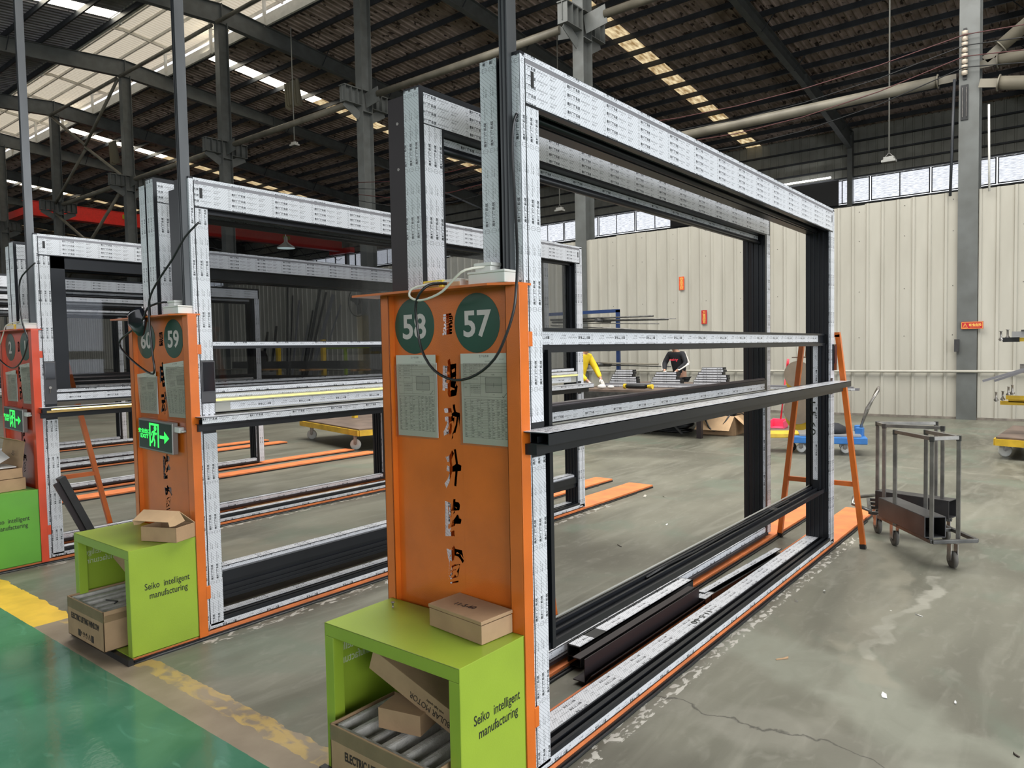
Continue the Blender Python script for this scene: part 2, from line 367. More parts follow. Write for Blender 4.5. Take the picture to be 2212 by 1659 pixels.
def bx(name, parent, x0, x1, y0, y1, z0, z1, m, bevel=0): return put(MB().box(x0, x1, y0, y1, z0, z1, m), name, parent, bevel) if parent else MB().box(x0, x1, y0, y1, z0, z1, m).build(name, None, bevel)
def copytree(o, parent=None, dloc=None, top=True):
    c = o.copy(); COL.objects.link(c); c.parent = parent
    if top and dloc is not None: c.location = Vector(o.location) + Vector(dloc)
    for ch in list(o.children): copytree(ch, c, None, False)
    return c

def text_mesh(body, size, offset=0, extrude=0, align='CENTER', space=1.0, shear=0):
    cu = bpy.data.curves.new('t', 'FONT'); cu.body = body; cu.size = size; cu.offset = offset; cu.extrude = extrude; cu.align_x = align; cu.space_character = space; cu.shear = shear
    cu.resolution_u = 3
    o = bpy.data.objects.new('t', cu); COL.objects.link(o); bpy.context.view_layer.update()
    dg = bpy.context.evaluated_depsgraph_get(); me = bpy.data.meshes.new_from_object(o.evaluated_get(dg)); bpy.data.objects.remove(o); bpy.data.curves.remove(cu)
    return me
def lettering(name, body, size, origin, udir, vdir, m, parent=None, offset=0, sx=1.0, extrude=.0004, space=1.0, align='CENTER', shear=0, local=False):
    me = text_mesh(body, size, offset, extrude, align, space, shear)
    u = Vector(udir).normalized(); v = Vector(vdir).normalized(); n = u.cross(v)
    L0 = Vector((0, 0, 0)); r = parent
    while r is not None and not local: L0 += r.location; r = r.parent
    for w in me.vertices: c = w.co.copy(); w.co = Vector(origin) + u * c.x * sx + v * c.y + n * c.z - L0
    me.materials.clear(); me.materials.append(m)
    o = bpy.data.objects.new(name, me); COL.objects.link(o)
    if parent: o.parent = parent
    return o

# ------------------------------------------------------------------ printed images made in memory
def raster(me, img, ox, oy, ppm, sx=1.0, val=0.0, rot=False):
    H, Wd = img.shape[:2]; me.calc_loop_triangles()
    co = np.array([v.co[:2] for v in me.vertices]) if len(me.vertices) else np.zeros((0, 2))
    for t in me.loop_triangles:
        p = co[list(t.vertices)] * [sx, 1] * ppm + [ox, oy]
        x0, y0 = np.floor(p.min(0)).astype(int); x1, y1 = np.ceil(p.max(0)).astype(int)
        x0, y0 = max(x0, 0), max(y0, 0); x1, y1 = min(x1, Wd - 1), min(y1, H - 1)
        if x1 < x0 or y1 < y0: continue
        X, Y = np.meshgrid(np.arange(x0, x1 + 1) + .5, np.arange(y0, y1 + 1) + .5)
        def e(a, b): return (b[0] - a[0]) * (Y - a[1]) - (b[1] - a[1]) * (X - a[0])
        a, b, c = e(p[0], p[1]), e(p[1], p[2]), e(p[2], p[0])
        k = ((a >= 0) & (b >= 0) & (c >= 0)) | ((a <= 0) & (b <= 0) & (c <= 0))
        img[y0:y1 + 1, x0:x1 + 1][k] = val
def txt(img, body, size, ox, oy, ppm, val=0., offset=0, sx=1., align='LEFT', shear=0):
    me = text_mesh(body, size, offset, 0, align, 1.0, shear); raster(me, img, ox, oy, ppm, sx, val); bpy.data.meshes.remove(me)
def to_image(name, g):
    H, Wd = g.shape[:2]; im = bpy.data.images.new(name, Wd, H); a = np.ones((H, Wd, 4), np.float32)
    a[..., :3] = g[..., None] if g.ndim == 2 else g
    im.pixels.foreach_set(a.ravel()); im.update(); im.pack(); return im
PPM = 5000; TU, TV = .27, .030
tile = np.full((int(TV * PPM), int(TU * PPM)), .0, np.float32)
yy, xx = np.mgrid[0:tile.shape[0], 0:tile.shape[1]]
per = .0135 * PPM; per_v = tile.shape[0] / 2.0
ph = (xx / (tile.shape[1] / 20.0) - yy / per_v) % 1.0
tile[:] = 1.0; tile[ph < .075] = .45
def blank(x0, x1, y0=0, y1=1): tile[int(y0 * tile.shape[0]):int(y1 * tile.shape[0]), int(x0 * PPM):int(x1 * PPM)] = 1.0
blank(.030, .113, .16, .86); txt(tile, '高端门窗系统', .0138, .031 * PPM, .0105 * PPM, PPM, .02, .00035)
tile[int(.0052 * PPM):int(.0063 * PPM), int(.032 * PPM):int(.111 * PPM)] = .25
blank(.008, .027, .10, .92)
X0, Y0, X1, Y1 = [int(v * PPM) for v in (.010, .006, .024, .024)]
for th, (a, b, c, d) in ((5, (X0, Y0, X1, Y1)),):
    tile[b:d, a:a + th] = .1; tile[b:d, c - th:c] = .1; tile[b:b + th, a:c] = .1; tile[d - th:d, a:c] = .1
    mx_ = (a + c) // 2; tile[b + 14:d - 14, mx_:mx_ + 4] = .1; tile[b - 12:b, a + 14:c - 14][:4] = .1; tile[d:d + 14, a + 20:a + 25] = .1; tile[d:d + 14, c - 25:c - 20] = .1
txt(tile, 'windows & doors', .0115, .122 * PPM, .0130 * PPM, PPM, .42, 0, .72, shear=.3)
txt(tile, 'system', .0080, .140 * PPM, .0045 * PPM, PPM, .5, 0, .9)
for i, w_ in enumerate(('专利', '正品', '保护', '防伪')):
    txt(tile, w_, .0062, (.197 + .0135 * (i % 3)) * PPM, (.0165 if i < 3 else .007) * PPM, PPM, .42)
txt(tile, '品质 品牌', .0062, .197 * PPM, .0060 * PPM, PPM, .42)
FILM_IMG = to_image('printed_film', tile)
def film_mat():
    m, N, L, b = newmat('printed_protective_film')
    uv = N.new('ShaderNodeUVMap'); mp = N.new('ShaderNodeMapping'); mp.inputs['Scale'].default_value = (1 / TU, 1 / TV, 1); L.new(uv.outputs[0], mp.inputs[0])
    tx = N.new('ShaderNodeTexImage'); tx.image = FILM_IMG; L.new(mp.outputs[0], tx.inputs[0])
    cr = N.new('ShaderNodeMix'); cr.data_type = 'RGBA'; cr.inputs[6].default_value = (.03, .035, .04, 1); cr.inputs[7].default_value = (.60, .62, .66, 1); L.new(tx.outputs[0], cr.inputs[0])
    L.new(cr.outputs[2], b.inputs['Base Color']); b.inputs['Roughness'].default_value = .26; b.inputs['Specular IOR Level'].default_value = .55
    tc = N.new('ShaderNodeTexCoord'); nz = N.new('ShaderNodeTexNoise'); nz.inputs['Scale'].default_value = 7; nz.inputs['Detail'].default_value = 3; L.new(tc.outputs['Object'], nz.inputs[0])
    bp = N.new('ShaderNodeBump'); bp.inputs['Strength'].default_value = .25; bp.inputs['Distance'].default_value = .01; L.new(nz.outputs[0], bp.inputs['Height']); L.new(bp.outputs[0], b.inputs['Normal'])
    return m
FILM = film_mat()
# order sheet
sh = np.full((840, 600), .96, np.float32)
def hl(y, x0=30, x1=570, v=.35): sh[y:y + 2, x0:x1] = v
def vl(x, y0, y1, v=.35): sh[y0:y1, x:x + 2] = v
txt(sh, '生产任务单', .024, 230, 805, 1000, .25); txt(sh, '2023-11-5', .014, 470, 780, 1000, .45); txt(sh, '电动升降窗 系统', .014, 300, 762, 1000, .45)
txt(sh, '工程名称: 电动升降窗配件及铝材下料单', .017, 34, 728, 1000, .25)
for y in (748, 716, 690, 664, 626, 560, 440): hl(y)
for x in (30, 110, 240, 568): vl(x, 440, 748)
for y in (700, 672, 640, 600, 520): txt(sh, '玻璃', .015, 40, y, 1000, .4); txt(sh, '规格 钢化 中空', .014, 118, y, 1000, .35)
for i in range(5): txt(sh, '电机 手动遥控升降五档', .012, 114, 540 - i * 17, 1000, .38)
for a, b_, c, d in ((300, 480, 500, 620),):
    sh[b_:b_ + 4, a:c] = .3; sh[d - 4:d, a:c] = .3; sh[b_:d, a:a + 4] = .3; sh[b_:d, c - 4:c] = .3; sh[548:551, a:c] = .3; sh[b_ + 50:d - 50, 398:402] = .3
    sh[b_ + 4:d - 4, a + 4:c - 4] *= .86
txt(sh, '外视图', .014, 370, 640, 1000, .35); txt(sh, '3650', .012, 385, 460, 1000, .4)
for i in range(25): hl(60 + i * 15, v=.45)
for x in (30, 110, 190, 230, 320, 370, 430, 480, 520, 568): vl(x, 60, 420, .45)
for i in range(24):
    for x in (36, 120, 196, 240, 326, 376, 436, 486, 526):
        if rng.rand() < .75: sh[64 + i * 15:70 + i * 15, x:x + int(10 + rng.rand() * 24)] = .55
for k in range(26): sh[470 - k // 2 - 20:474 - k // 2 - 20, 500 + k // 3:503 + k // 3] = .15
for k in range(40): sh[438 + k:442 + k, 510 + k:513 + k] = .15
SHEET_IMG = to_image('order_sheet_print', sh)
def img_mat(name, im, c0, c1, rough=.6):
    m, N, L, b = newmat(name); uv = N.new('ShaderNodeUVMap'); tx = N.new('ShaderNodeTexImage'); tx.image = im; L.new(uv.outputs[0], tx.inputs[0])
    cr = N.new('ShaderNodeMix'); cr.data_type = 'RGBA'; cr.inputs[6].default_value = (*c0, 1); cr.inputs[7].default_value = (*c1, 1); L.new(tx.outputs[0], cr.inputs[0]); L.new(cr.outputs[2], b.inputs['Base Color']); b.inputs['Roughness'].default_value = rough
    return m
SHEETM = img_mat('order_sheet_paper', SHEET_IMG, (.05, .05, .05), (.56, .55, .49), .4)

AX = {'+X': Vector((1, 0, 0)), '-X': Vector((-1, 0, 0)), '+Y': Vector((0, 1, 0)), '-Y': Vector((0, -1, 0)), '+Z': Vector((0, 0, 1)), '-Z': Vector((0, 0, -1))}
def film_face(mb, n, pos, r, a, m=None, t=.0012, ou=0., ov=0.):
    """thin film sheet on a face with normal n at coordinate pos; r = ranges of the two other axes in xyz order; a = direction the print runs"""
    i = 'XYZ'.index(n[1]); s = 1 if n[0] == '+' else -1; o = [k for k in range(3) if k != i]
    def P(c, d, q): p = [0, 0, 0]; p[i] = q; p[o[0]] = c; p[o[1]] = d; return Vector(p)
    A = AX[a]; V = AX[n].cross(A)
    q1 = pos + s * t
    c4 = [P(r[0], r[2], q1), P(r[1], r[2], q1), P(r[1], r[3], q1), P(r[0], r[3], q1)]
    if (c4[1] - c4[0]).cross(c4[2] - c4[1]).dot(AX[n]) < 0: c4 = c4[::-1]
    mb.poly(c4, m or FILM, [(p.dot(A) + ou, p.dot(V) + ov) for p in c4])
    b4 = [p - AX[n] * t * 1.0 for p in c4]
    for j in range(4):
        k = (j + 1) % 4; mb.poly([c4[j], b4[j], b4[k], c4[k]], m or FILM, [(.005, .001)] * 4)
def member(parent, name, boxes, films=(), tubes=(), m=None, bevel=0):
    """one aluminium member: boxes (x0,x1,y0,y1,z0,z1[,mat]) joined, with its protective film as a sub-part"""
    mb = MB()
    for b in boxes: mb.box(*b[:6], b[6] if len(b) > 6 else (m or DARK))
    for p, q, r, mm in tubes: mb.tube([p, q], r, mm, 10)
    o = put(mb, name, parent, bevel)
    if films:
        fm = MB()
        for k, f in enumerate(films): film_face(fm, *f[:4], *( [f[4]] if len(f) > 4 else []), ov=.011 * k)
        put(fm, 'protective_film', o)
    return o

# ================================================================== the hall
RX = 16.57; RZ = 16.15; SL = .094          # ridge line and slope
def rz(x): return RZ - SL * abs(x - RX)
YS, YN, XE, XW = -14.0, 106.0, 44.3, -13.9
fl = MB(); fl.box(XW, XE, YS, YN, -.25, 0, FLOORM); fl = tag(fl.build('floor'), kind='structure')
ceil_ = thing('ceiling', None, None); ceil_['kind'] = 'structure'
def rib_profile(y0, w, n, amp, flat, z_of, x0, x1, m, down=True, thick=.02):
    mb = MB(); st = w / n; pr = []
    for i in range(n):
        a = y0 + i * st
        pr += [(a, 0), (a + st - flat, 0), (a + st - flat * .75, -amp), (a + st - flat * .25, -amp)]
    pr.append((y0 + w, 0))
    for (a, da), (b, db) in zip(pr, pr[1:]):
        mb.poly([(x0, a, z_of(x0) + da), (x0, b, z_of(x0) + db), (x1, b, z_of(x1) + db), (x1, a, z_of(x1) + da)], m)
    return mb
skyY = (15.9, 33.0, 50.2, 67.5, 85, 102)
# roof sheets: one mesh per slope side, copied along the hall
def roof_run(side):
    x0, x1 = (RX + 2.2, XE + .1) if side > 0 else (XW - .1, RX - 2.2)
    first = {}
    y = YS
    while y < YN:
        sky = any(abs(y + .45 - s) < .45 for s in (skyY if side > 0 else (31.9, 49.0, 66, 83)))
        if not sky:
            key = 'r'
            if key not in first:
                o = rib_profile(0, .9, 3, .045, .10, rz, x0, x1, ROOFM if side > 0 else ROOFG).build('roof_sheet', ceil_); first[key] = o
            else: o = first[key].copy(); COL.objects.link(o)
            o.location.y = y
        else:
            mb = MB(); n = 12
            for k in range(n):
                a = x0 + (x1 - x0) * k / n; b = x0 + (x1 - x0) * (k + 1) / n
                clear = (side > 0 and y > 20 and k < 3) or (side < 0 and k > 9)
                mb.box(a, b, y, y + .9, -.0, .01, SKYW if clear else SKYP)
                for v in range(-8, 0): mb.v[v] = (mb.v[v][0], mb.v[v][1], mb.v[v][2] + rz(mb.v[v][0]))
            o = mb.build('skylight_panel', ceil_)
        y += .9
roof_run(1); roof_run(-1)
# purlins
pm = MB()
pm.box(-.035, .035, YS, YN, -.22, -.205, STEEL_D); pm.box(-.035, -.028, YS, YN, -.205, -.01, STEEL_D); pm.box(-.035, .035, YS, YN, -.015, -.0, STEEL_D); pur = None
for x in [RX + 2.25 + 1.36 * i for i in range(19)] + [RX - 2.25 - 1.36 * i for i in range(21)]:
    if pur is None: pur = o = pm.build('purlin', ceil_)
    else: o = pur.copy(); COL.objects.link(o)
    o.location = (x, 0, rz(x) - .05)
# rafters and monitor frames
ROWS = [1.86 + 8.74 * k for k in range(-1, 12)]
def rafter():
    mb = MB()
    def seg(xa, xb, da, db):
        za, zb = rz(xa) - .28, rz(xb) - .28
        for y0, y1, o0, o1 in ((-.13, .13, 0, .02), (-.008, .008, .02, None), (-.13, .13, None, 0)):
            if o1 is None: A = (za - o0, zb - o0, za - da, zb - db)
            elif o0 is None: A = (za - da, zb - db, za - da - .02, zb - db - .02)
            else: A = (za, zb, za - o1, zb - o1)
            c = [(xa, y0, A[2]), (xb, y0, A[3]), (xb, y1, A[3]), (xa, y1, A[2]), (xa, y0, A[0]), (xb, y0, A[1]), (xb, y1, A[1]), (xa, y1, A[0])]
            n = len(mb.v); mb.v += c; k = mb.mi(STEEL_P)
            for f in ((0, 3, 2, 1), (4, 5, 6, 7), (0, 1, 5, 4), (1, 2, 6, 5), (2, 3, 7, 6), (3, 0, 4, 7)):
                mb.f.append(tuple(n + i for i in f)); mb.m.append(k); mb.uv += [(0, 0)] * 4; mb.sm.append(False)
        mb.box(xa - .015, xa + .015, -.13, .13, za - da - .04, za + .03, STEEL_P)
        if xb > 40: mb.box(xb - .015, xb + .015, -.13, .13, zb - db - .04, zb + .03, STEEL_P)
    for a, b, da, db in ((RX, RX + 8.2, .78, .52), (RX + 8.2, RX + 19, .52, .52), (RX + 19, XE - .2, .52, 1.0), (RX - 8.2, RX, .52, .78), (RX - 19, RX - 8.2, .52, .52), (XW + .2, RX - 19, 1.0, .52)): seg(a, b, da, db)
    for x in [RX + s * (2.25 + 1.36 * i) for s in (1, -1) for i in range(2, 19, 3)]:
        mb.bar((x, .1, rz(x) - .85), (x, .62, rz(x) - .24), .03, .03, STEEL_D); mb.bar((x, -.1, rz(x) - .85), (x, -.62, rz(x) - .24), .03, .03, STEEL_D)
    return mb
r0 = None
for y in ROWS:
    if r0 is None: r0 = o = rafter().build('rafter', ceil_)
    else: o = r0.copy(); COL.objects.link(o)
    o.location.y = y
def mon_frame():
    mb = MB(); h = 1.15
    for s in (-1, 1):
        x = RX + s * 2.05; mb.box(x - .06, x + .06, -.05, .05, rz(x) - .3, rz(x) + h, WHITEP)
        mb.bar((RX, 0, RZ + h + .05), (RX + s * 3.0, 0, RZ + h - .28), .08, .14, WHITEP)
        mb.bar((x, 0, rz(x) + h - .35), (x + s * .55, 0, rz(x) + h - .08), .05, .06, WHITEP)
    return mb
f0 = None
for y in sorted(ROWS[:-1] + [r + 4.38 for r in ROWS[:-1]]):
    if f0 is None: f0 = o = mon_frame().build('monitor_frame', ceil_)
    else: o = f0.copy(); COL.objects.link(o)
    o.location.y = y + (.0 if y in ROWS else .0)
for s in (-1, 1):
    def mz(x): return RZ + 1.33 - .10 * abs(x - RX)
    f1 = None; y = YS
    while y < YN:
        if f1 is None: f1 = o = rib_profile(0, 1.2, 5, .035, .09, mz, RX if s > 0 else RX - 3.1, RX + 3.1 if s > 0 else RX, MONI).build('monitor_sheet', ceil_)
        else: o = f1.copy(); COL.objects.link(o)
        o.location.y = y; y += 1.2
    for k, dx in enumerate((.35, 1.35, 2.35, 2.95)):
        x = RX + s * dx; MB().box(x - .04, x + .04, YS, YN, mz(x) - .16, mz(x) - .04, WHITEP).build('monitor_purlin', ceil_)
    x = RX + s * 2.32; MB().box(x - .02, x + .02, YS, YN, rz(x) - .02, rz(x) + .42, WHITEP).build('monitor_curb', ceil_)
    x = RX + s * 2.12; MB().box(x - .05, x + .05, YS, YN, rz(x) - .26, rz(x) - .04, WHITEP).build('monitor_edge_beam', ceil_)

# outer walls
def wall_sheet(name, x, y0, y1, z0, z1, m, pitch=.45, amp=.035, kind='structure'):
    mb = MB(); y = y0
    while y < y1 - .01:
        e = min(y + pitch, y1)
        pr = [(y, 0), (e - .12, 0), (e - .09, -amp), (e - .03, -amp), (e, 0)]
        for (a, da), (b, db) in zip(pr, pr[1:]): mb.poly([(x + da, b, z0), (x + da, a, z0), (x + da, a, z1), (x + db, b, z1)] if False else [(x + da, a, z0), (x + db, b, z0), (x + db, b, z1), (x + da, a, z1)], m)
        y = e
    return mb
wb = thing('wall_back', None, None); wb['kind'] = 'structure'
wall_sheet('s', XE, YS, YN, 10.75, rz(XE) + .1, WALLG).build('wall_sheet', wb); wall_sheet('s', XE, YS, YN, 0, 9.35, WALLG).build('wall_sheet', wb)
for z in (11.35, 12.05, 12.75, 9.3, 10.8): MB().box(XE - .22, XE - .05, YS, YN, z - .04, z + .04, STEEL_D).build('girt', wb)
for y in ROWS: MB().box(XE - .55, XE - .2, y - .13, y + .13, 0, rz(XE) - .5, STEEL_P).build('wall_post', wb)
wn = 0; y = YS + .3
while y < YN - 2.4:
    near = min(abs(y - r) for r in ROWS)
    wn += 1
    w = thing('window_%d' % wn, None, None, (XE - .1, y, 9.4)); w['kind'] = 'structure'
    fr = MB(); L_ = 2.86
    for a in (0, L_ / 2 - .025, L_ - .05): fr.box(-.03, .03, a, a + .05, 0, 1.32, STEEL_D)
    fr.box(-.03, .03, 0, L_, 0, .05, STEEL_D); fr.box(-.03, .03, 0, L_, 1.27, 1.32, STEEL_D); fr.build('window_frame', w)
    for a in (.05, L_ / 2 + .025): MB().box(-.004, .004, a, a + L_ / 2 - .075, .05, 1.27, PANE).build('pane', w)
    y += 2.92
t_ = tag(MB().tube([(XE - .5, 11.6, 10.9), (XE - .5, 14.6, 10.9)], .05, TUBE, 6).build('tube_lamp'), 'lit white tube lamp hanging on the far outer wall beside its black curtain', 'lamp')
tag(put(MB().box(XE - .45, XE - .4, 11.2, 21.5, 9.3, 10.7, BLACK), 'curtain', None), 'black sheet hung over the far windows left of the wall post', 'curtain')
# side walls out of view, with openings added for the side and front fill lamps
ws = thing('wall_right', None, None); ws['kind'] = 'structure'
MB().box(XW, 8, YS - .2, YS, 7.2, 15.3, WALLG).box(8, XE, YS - .2, YS, 0, 16, WALLG).build('wall_sheet', ws)
wl = thing('wall_left', None, None); wl['kind'] = 'structure'
MB().box(XW, XE, YN, YN + .2, 0, 16, WALLG).build('wall_sheet', wl)
wf = thing('wall_front', None, None); wf['kind'] = 'structure'
MB().box(XW - .2, XW, YS, YN, 0, 3.8, WALLG).box(XW - .2, XW, YS, YN, 9.2, 13.4, WALLG).build('wall_sheet', wf)

# cream partition of ribbed panels
wp = thing('wall_partition', None, None); wp['kind'] = 'structure'
def cream_panel(h):
    mb = MB(); pr = []; st = .28
    for i in range(3):
        a = i * st; pr += [(a, 0), (a + .19, 0), (a + .205, -.028), (a + .245, -.028), (a + .26, 0), (a + .28, 0)]
    pr.append((.842, .0))
    for (a, da), (b, db) in zip(pr, pr[1:]):
        mb.poly([(da, a, 0), (db, b, 0), (db, b, h), (da, a, h)], CREAM)
        mb.poly([(da, a, h), (db, b, h), (db + .05, b, h), (da + .05, a, h)], CREAM)
    mb.poly([(.05, 0, 0), (.05, .842, 0), (.05, .842, h), (.05, 0, h)], CREAM)
    mb.poly([(0, 0, 0), (.05, 0, 0), (.05, 0, h), (0, 0, h)], CREAM); mb.poly([(0, .842, 0), (.05, .842, 0), (.05, .842, h), (0, .842, h)], CREAM)
    for z in (1.6, 2.55, 3.6, 4.2): mb.box(-.006, 0, .1, .112, z, z + .012, BLACK)
    return mb
cp = None; y = -13.5
ylist = []
y = 1.72 - .842 - .84 * 17
while y < 1.70 - .8: ylist.append(y); y += .84
y = 2.00
while y < 62: ylist.append(y); y += .84
for y in ylist:
    if cp is None: cp = o = cream_panel(4.34).build('wall_panel', wp)
    else: o = cp.copy(); COL.objects.link(o)
    o.location = (16.42 + random.uniform(-.004, .004), y, .03 + random.uniform(-.012, .012)); o.scale[2] = 1 + .004 * math.sin(y)
bw = MB(); bw.box(16.38, 16.55, -13.5, 62, 0, .045, mat('concrete_plinth', (.17, .15, .125), .8, vary=.3)); tag(bw.build('baseboard_partition'), kind='structure')
tag(MB().tube([(16.34, -13, .93), (16.34, 40, .93)], .025, CREAM, 8).build('trim_1'), kind='structure')   # conduit along the partition

# columns with crane corbels
def column(main=True):
    root = thing('steel_column', '', 'column', (RX, 0, 0), 'steel columns of the crane row')
    mb = MB()
    mb.box(-.22, -.20, -.165, .165, 0, rz(RX) - 1.0, STEEL_P).box(.20, .22, -.165, .165, 0, rz(RX) - 1.0, STEEL_P).box(-.20, .20, -.01, .01, 0, rz(RX) - 1.0, STEEL_P)
    mb.build('shaft', root)
    mb = MB()
    for s in (-1, 1):
        mb.box(s * .22, s * .95, -.15, .15, 10.30, 10.33, STEEL_P); mb.box(s * .22, s * .95, -.008, .008, 9.85, 10.30, STEEL_P)
        mb.bar((s * .22, 0, 9.45), (s * .85, 0, 9.80), .30, .02, STEEL_P, (0, 1, 0)); mb.box(s * .22, s * .92, -.15, .15, 9.78, 9.80, STEEL_P)
        for x in (.40, .65, .9): mb.box(s * x, s * (x + .015), -.15, .15, 9.8, 10.3, STEEL_P)
    mb.box(-.2, .2, -.19, .19, 10.30, 10.32, STEEL_P); mb.box(-.2, .2, -.19, .19, 9.6, 9.62, STEEL_P)
    mb.build('corbel', root)
    for s in (-1, 1): MB().bar((s * .02, s * .1, 10.0), (s * .02, s * .75, 10.1), .02, .5, STEEL_P).build('strut_plate', root)
    return root
col0 = column(); col0.location.y = ROWS[1]
cols = [col0] + [copytree(col0, None, (0, 8.74 * k, 0)) for k in range(1, 9)]
CL = ['grey steel column at the far right with the red electricity warning sign on it', 'grey column behind the right-hand large frame, second from the right', 'tall grey column left of the dark-edged big frame with a crane corbel near the top', 'grey column between the hanging cloth and the vertical pole, fourth from the right', 'grey column crossing the red crane beam, fifth from the right', 'grey column farthest left, between two slanted braces', 'distant grey column just beyond the slanted braces', 'distant grey column second beyond the slanted braces', 'most distant grey column of the row']
for c, l in zip(cols, CL): c['label'] = l; c['group'] = 'steel columns of the crane row'
for i in range(5):
    y0, y1 = ROWS[i + 1] + .7, ROWS[i + 2] - .7
    tag(MB().tube([(RX, y0, 10.1), (RX, y1, 10.1)], .11, PIPE, 10).build('strut_pipe'), ('round steel strut pipe tied between corbels, ' + ['nearest, at top right', 'crossing above the tall frames', 'under the hanging cloth', 'left of the tall vertical pole', 'farthest left', 'beyond the leftmost column'][i]), 'pipe', 'strut pipes between the corbels')
    tag(MB().tube([(RX - .3, y0 - .5, 15.0), (RX - .3, y1 + .5, 15.0)], .08, PIPE, 10).build('ridge_pipe'), 'round pipe just under the ridge, bay %s' % ['nearest', 'second from the right', 'third from the right', 'fourth from the right', 'farthest left', 'beyond the leftmost column'][i], 'pipe', 'ridge pipes along the column heads')
# big brace pipes at the first column
def gpipe(name, a, b, r, label, m=PIPE):
    mb = MB(); mb.tube([a, b], r, m, 14)
    a, b = Vector(a), Vector(b); t = (b - a).normalized()
    for p, s in ((a, 1), (b, -1)):
        mb.tube([p, p + t * s * .02], r * 1.25, m, 14); mb.bar(p - t * s * .3, p, .02, r * 1.3, m)
    return tag(mb.build(name), label, 'pipe')
tag(MB().tube([(17.2, 19.6, 6.9), (17.2, 25, 6.74), (17.2, 28.1, 6.9)], .015, BLACK, 5).build('support_wire'), 'thin wire between columns that carries the bell lamp', 'wire')
gpipe('brace_pipe', (16.60, 2.40, 6.6), (16.60, 10.2, 6.6), .11, 'long olive round tie pipe running level from the right column')
gpipe('brace_pipe', (16.62, 1.45, 6.75), (16.62, -6.5, 6.75), .11, 'level round tie pipe right of the warning-sign column')
gpipe('brace_pipe', (16.30, 1.40, 6.25), (16.30, -5.6, 4.7), .12, 'round brace pipe sloping down to the right of the column')
gpipe('brace_pipe', (16.62, 1.40, 7.0), (16.62, -5.6, 12.3), .12, 'round brace pipe sloping up to the right of the column')
for (a, b, l) in (((RX - .2, ROWS[6] - .1, 15), (RX - .2, ROWS[5] + 4.3, 12.6), 'upper left slanted brace between the two left columns'), ((RX - .2, ROWS[5] + 4.3, 12.6), (RX - .2, ROWS[5] + .3, 15), 'thin slanted brace meeting the left column head'),
                  ((RX - .2, ROWS[5] + 4.3, 12.5), (RX - .2, ROWS[5] + .3, 10.4), 'slanted brace descending to the corbel of the left column'), ((RX - .2, ROWS[6] - .2, 10.2), (RX - .2, ROWS[5] + 4.3, 12.4), 'slanted brace rising from the leftmost corbel'),
                  ((RX - .2, ROWS[6] - .2, 9.6), (RX - .2, ROWS[5] + .4, 5.6), 'long slanted brace falling behind the leftmost frame'), ((RX - .2, ROWS[5] + .4, 9.7), (RX - .2, ROWS[6] - .4, 5.4), 'long slanted brace crossing below the red crane')):
    tag(MB().tube([a, b], .075, PIPE, 8).build('cross_brace'), l, 'brace', 'slanted braces in the left bay')
# red overhead crane
cr = thing('overhead_crane', 'red overhead travelling crane bridge spanning the far hall', 'crane', (17.5, 53.7, 10.72))
mb = MB(); mb.box(0, 25.4, -.25, .25, .05, .08, CREAMY).box(0, 25.4, -.25, .25, 1.0, 1.03, CREAMY).box(.2, 25.2, -.22, -.2, .05, 1.0, CREAMY).box(.2, 25.2, .2, .22, .05, 1.0, CREAMY); mb.box(0, 25.4, -.42, -.25, .05, .12, CREAMY); mb.build('bridge_girder', cr)
for x in (-.4, 25.1): MB().box(x, x + .5, -1.5, 1.5, -.1, .35, CREAMY).build('end_carriage', cr)
mb = MB(); pts = []
for i in range(60): pts.append((9 + i * .27, -.5, -.05 - (.75 * abs(math.sin(i * .52)) if i > 2 else 0)))
mb.tube([(8, -.5, 1), (25.5, -.5, 1)], .02, BLACK, 4); mb.tube(pts, .022, BLACK, 4); mb.build('festoon_cable', cr)
for x in (6.0, 19.0): MB().box(x, x + .7, -.26, -.245, .55, .85, mat('yellow_plate', (.35, .30, .02), .5)).build('capacity_plate', cr)

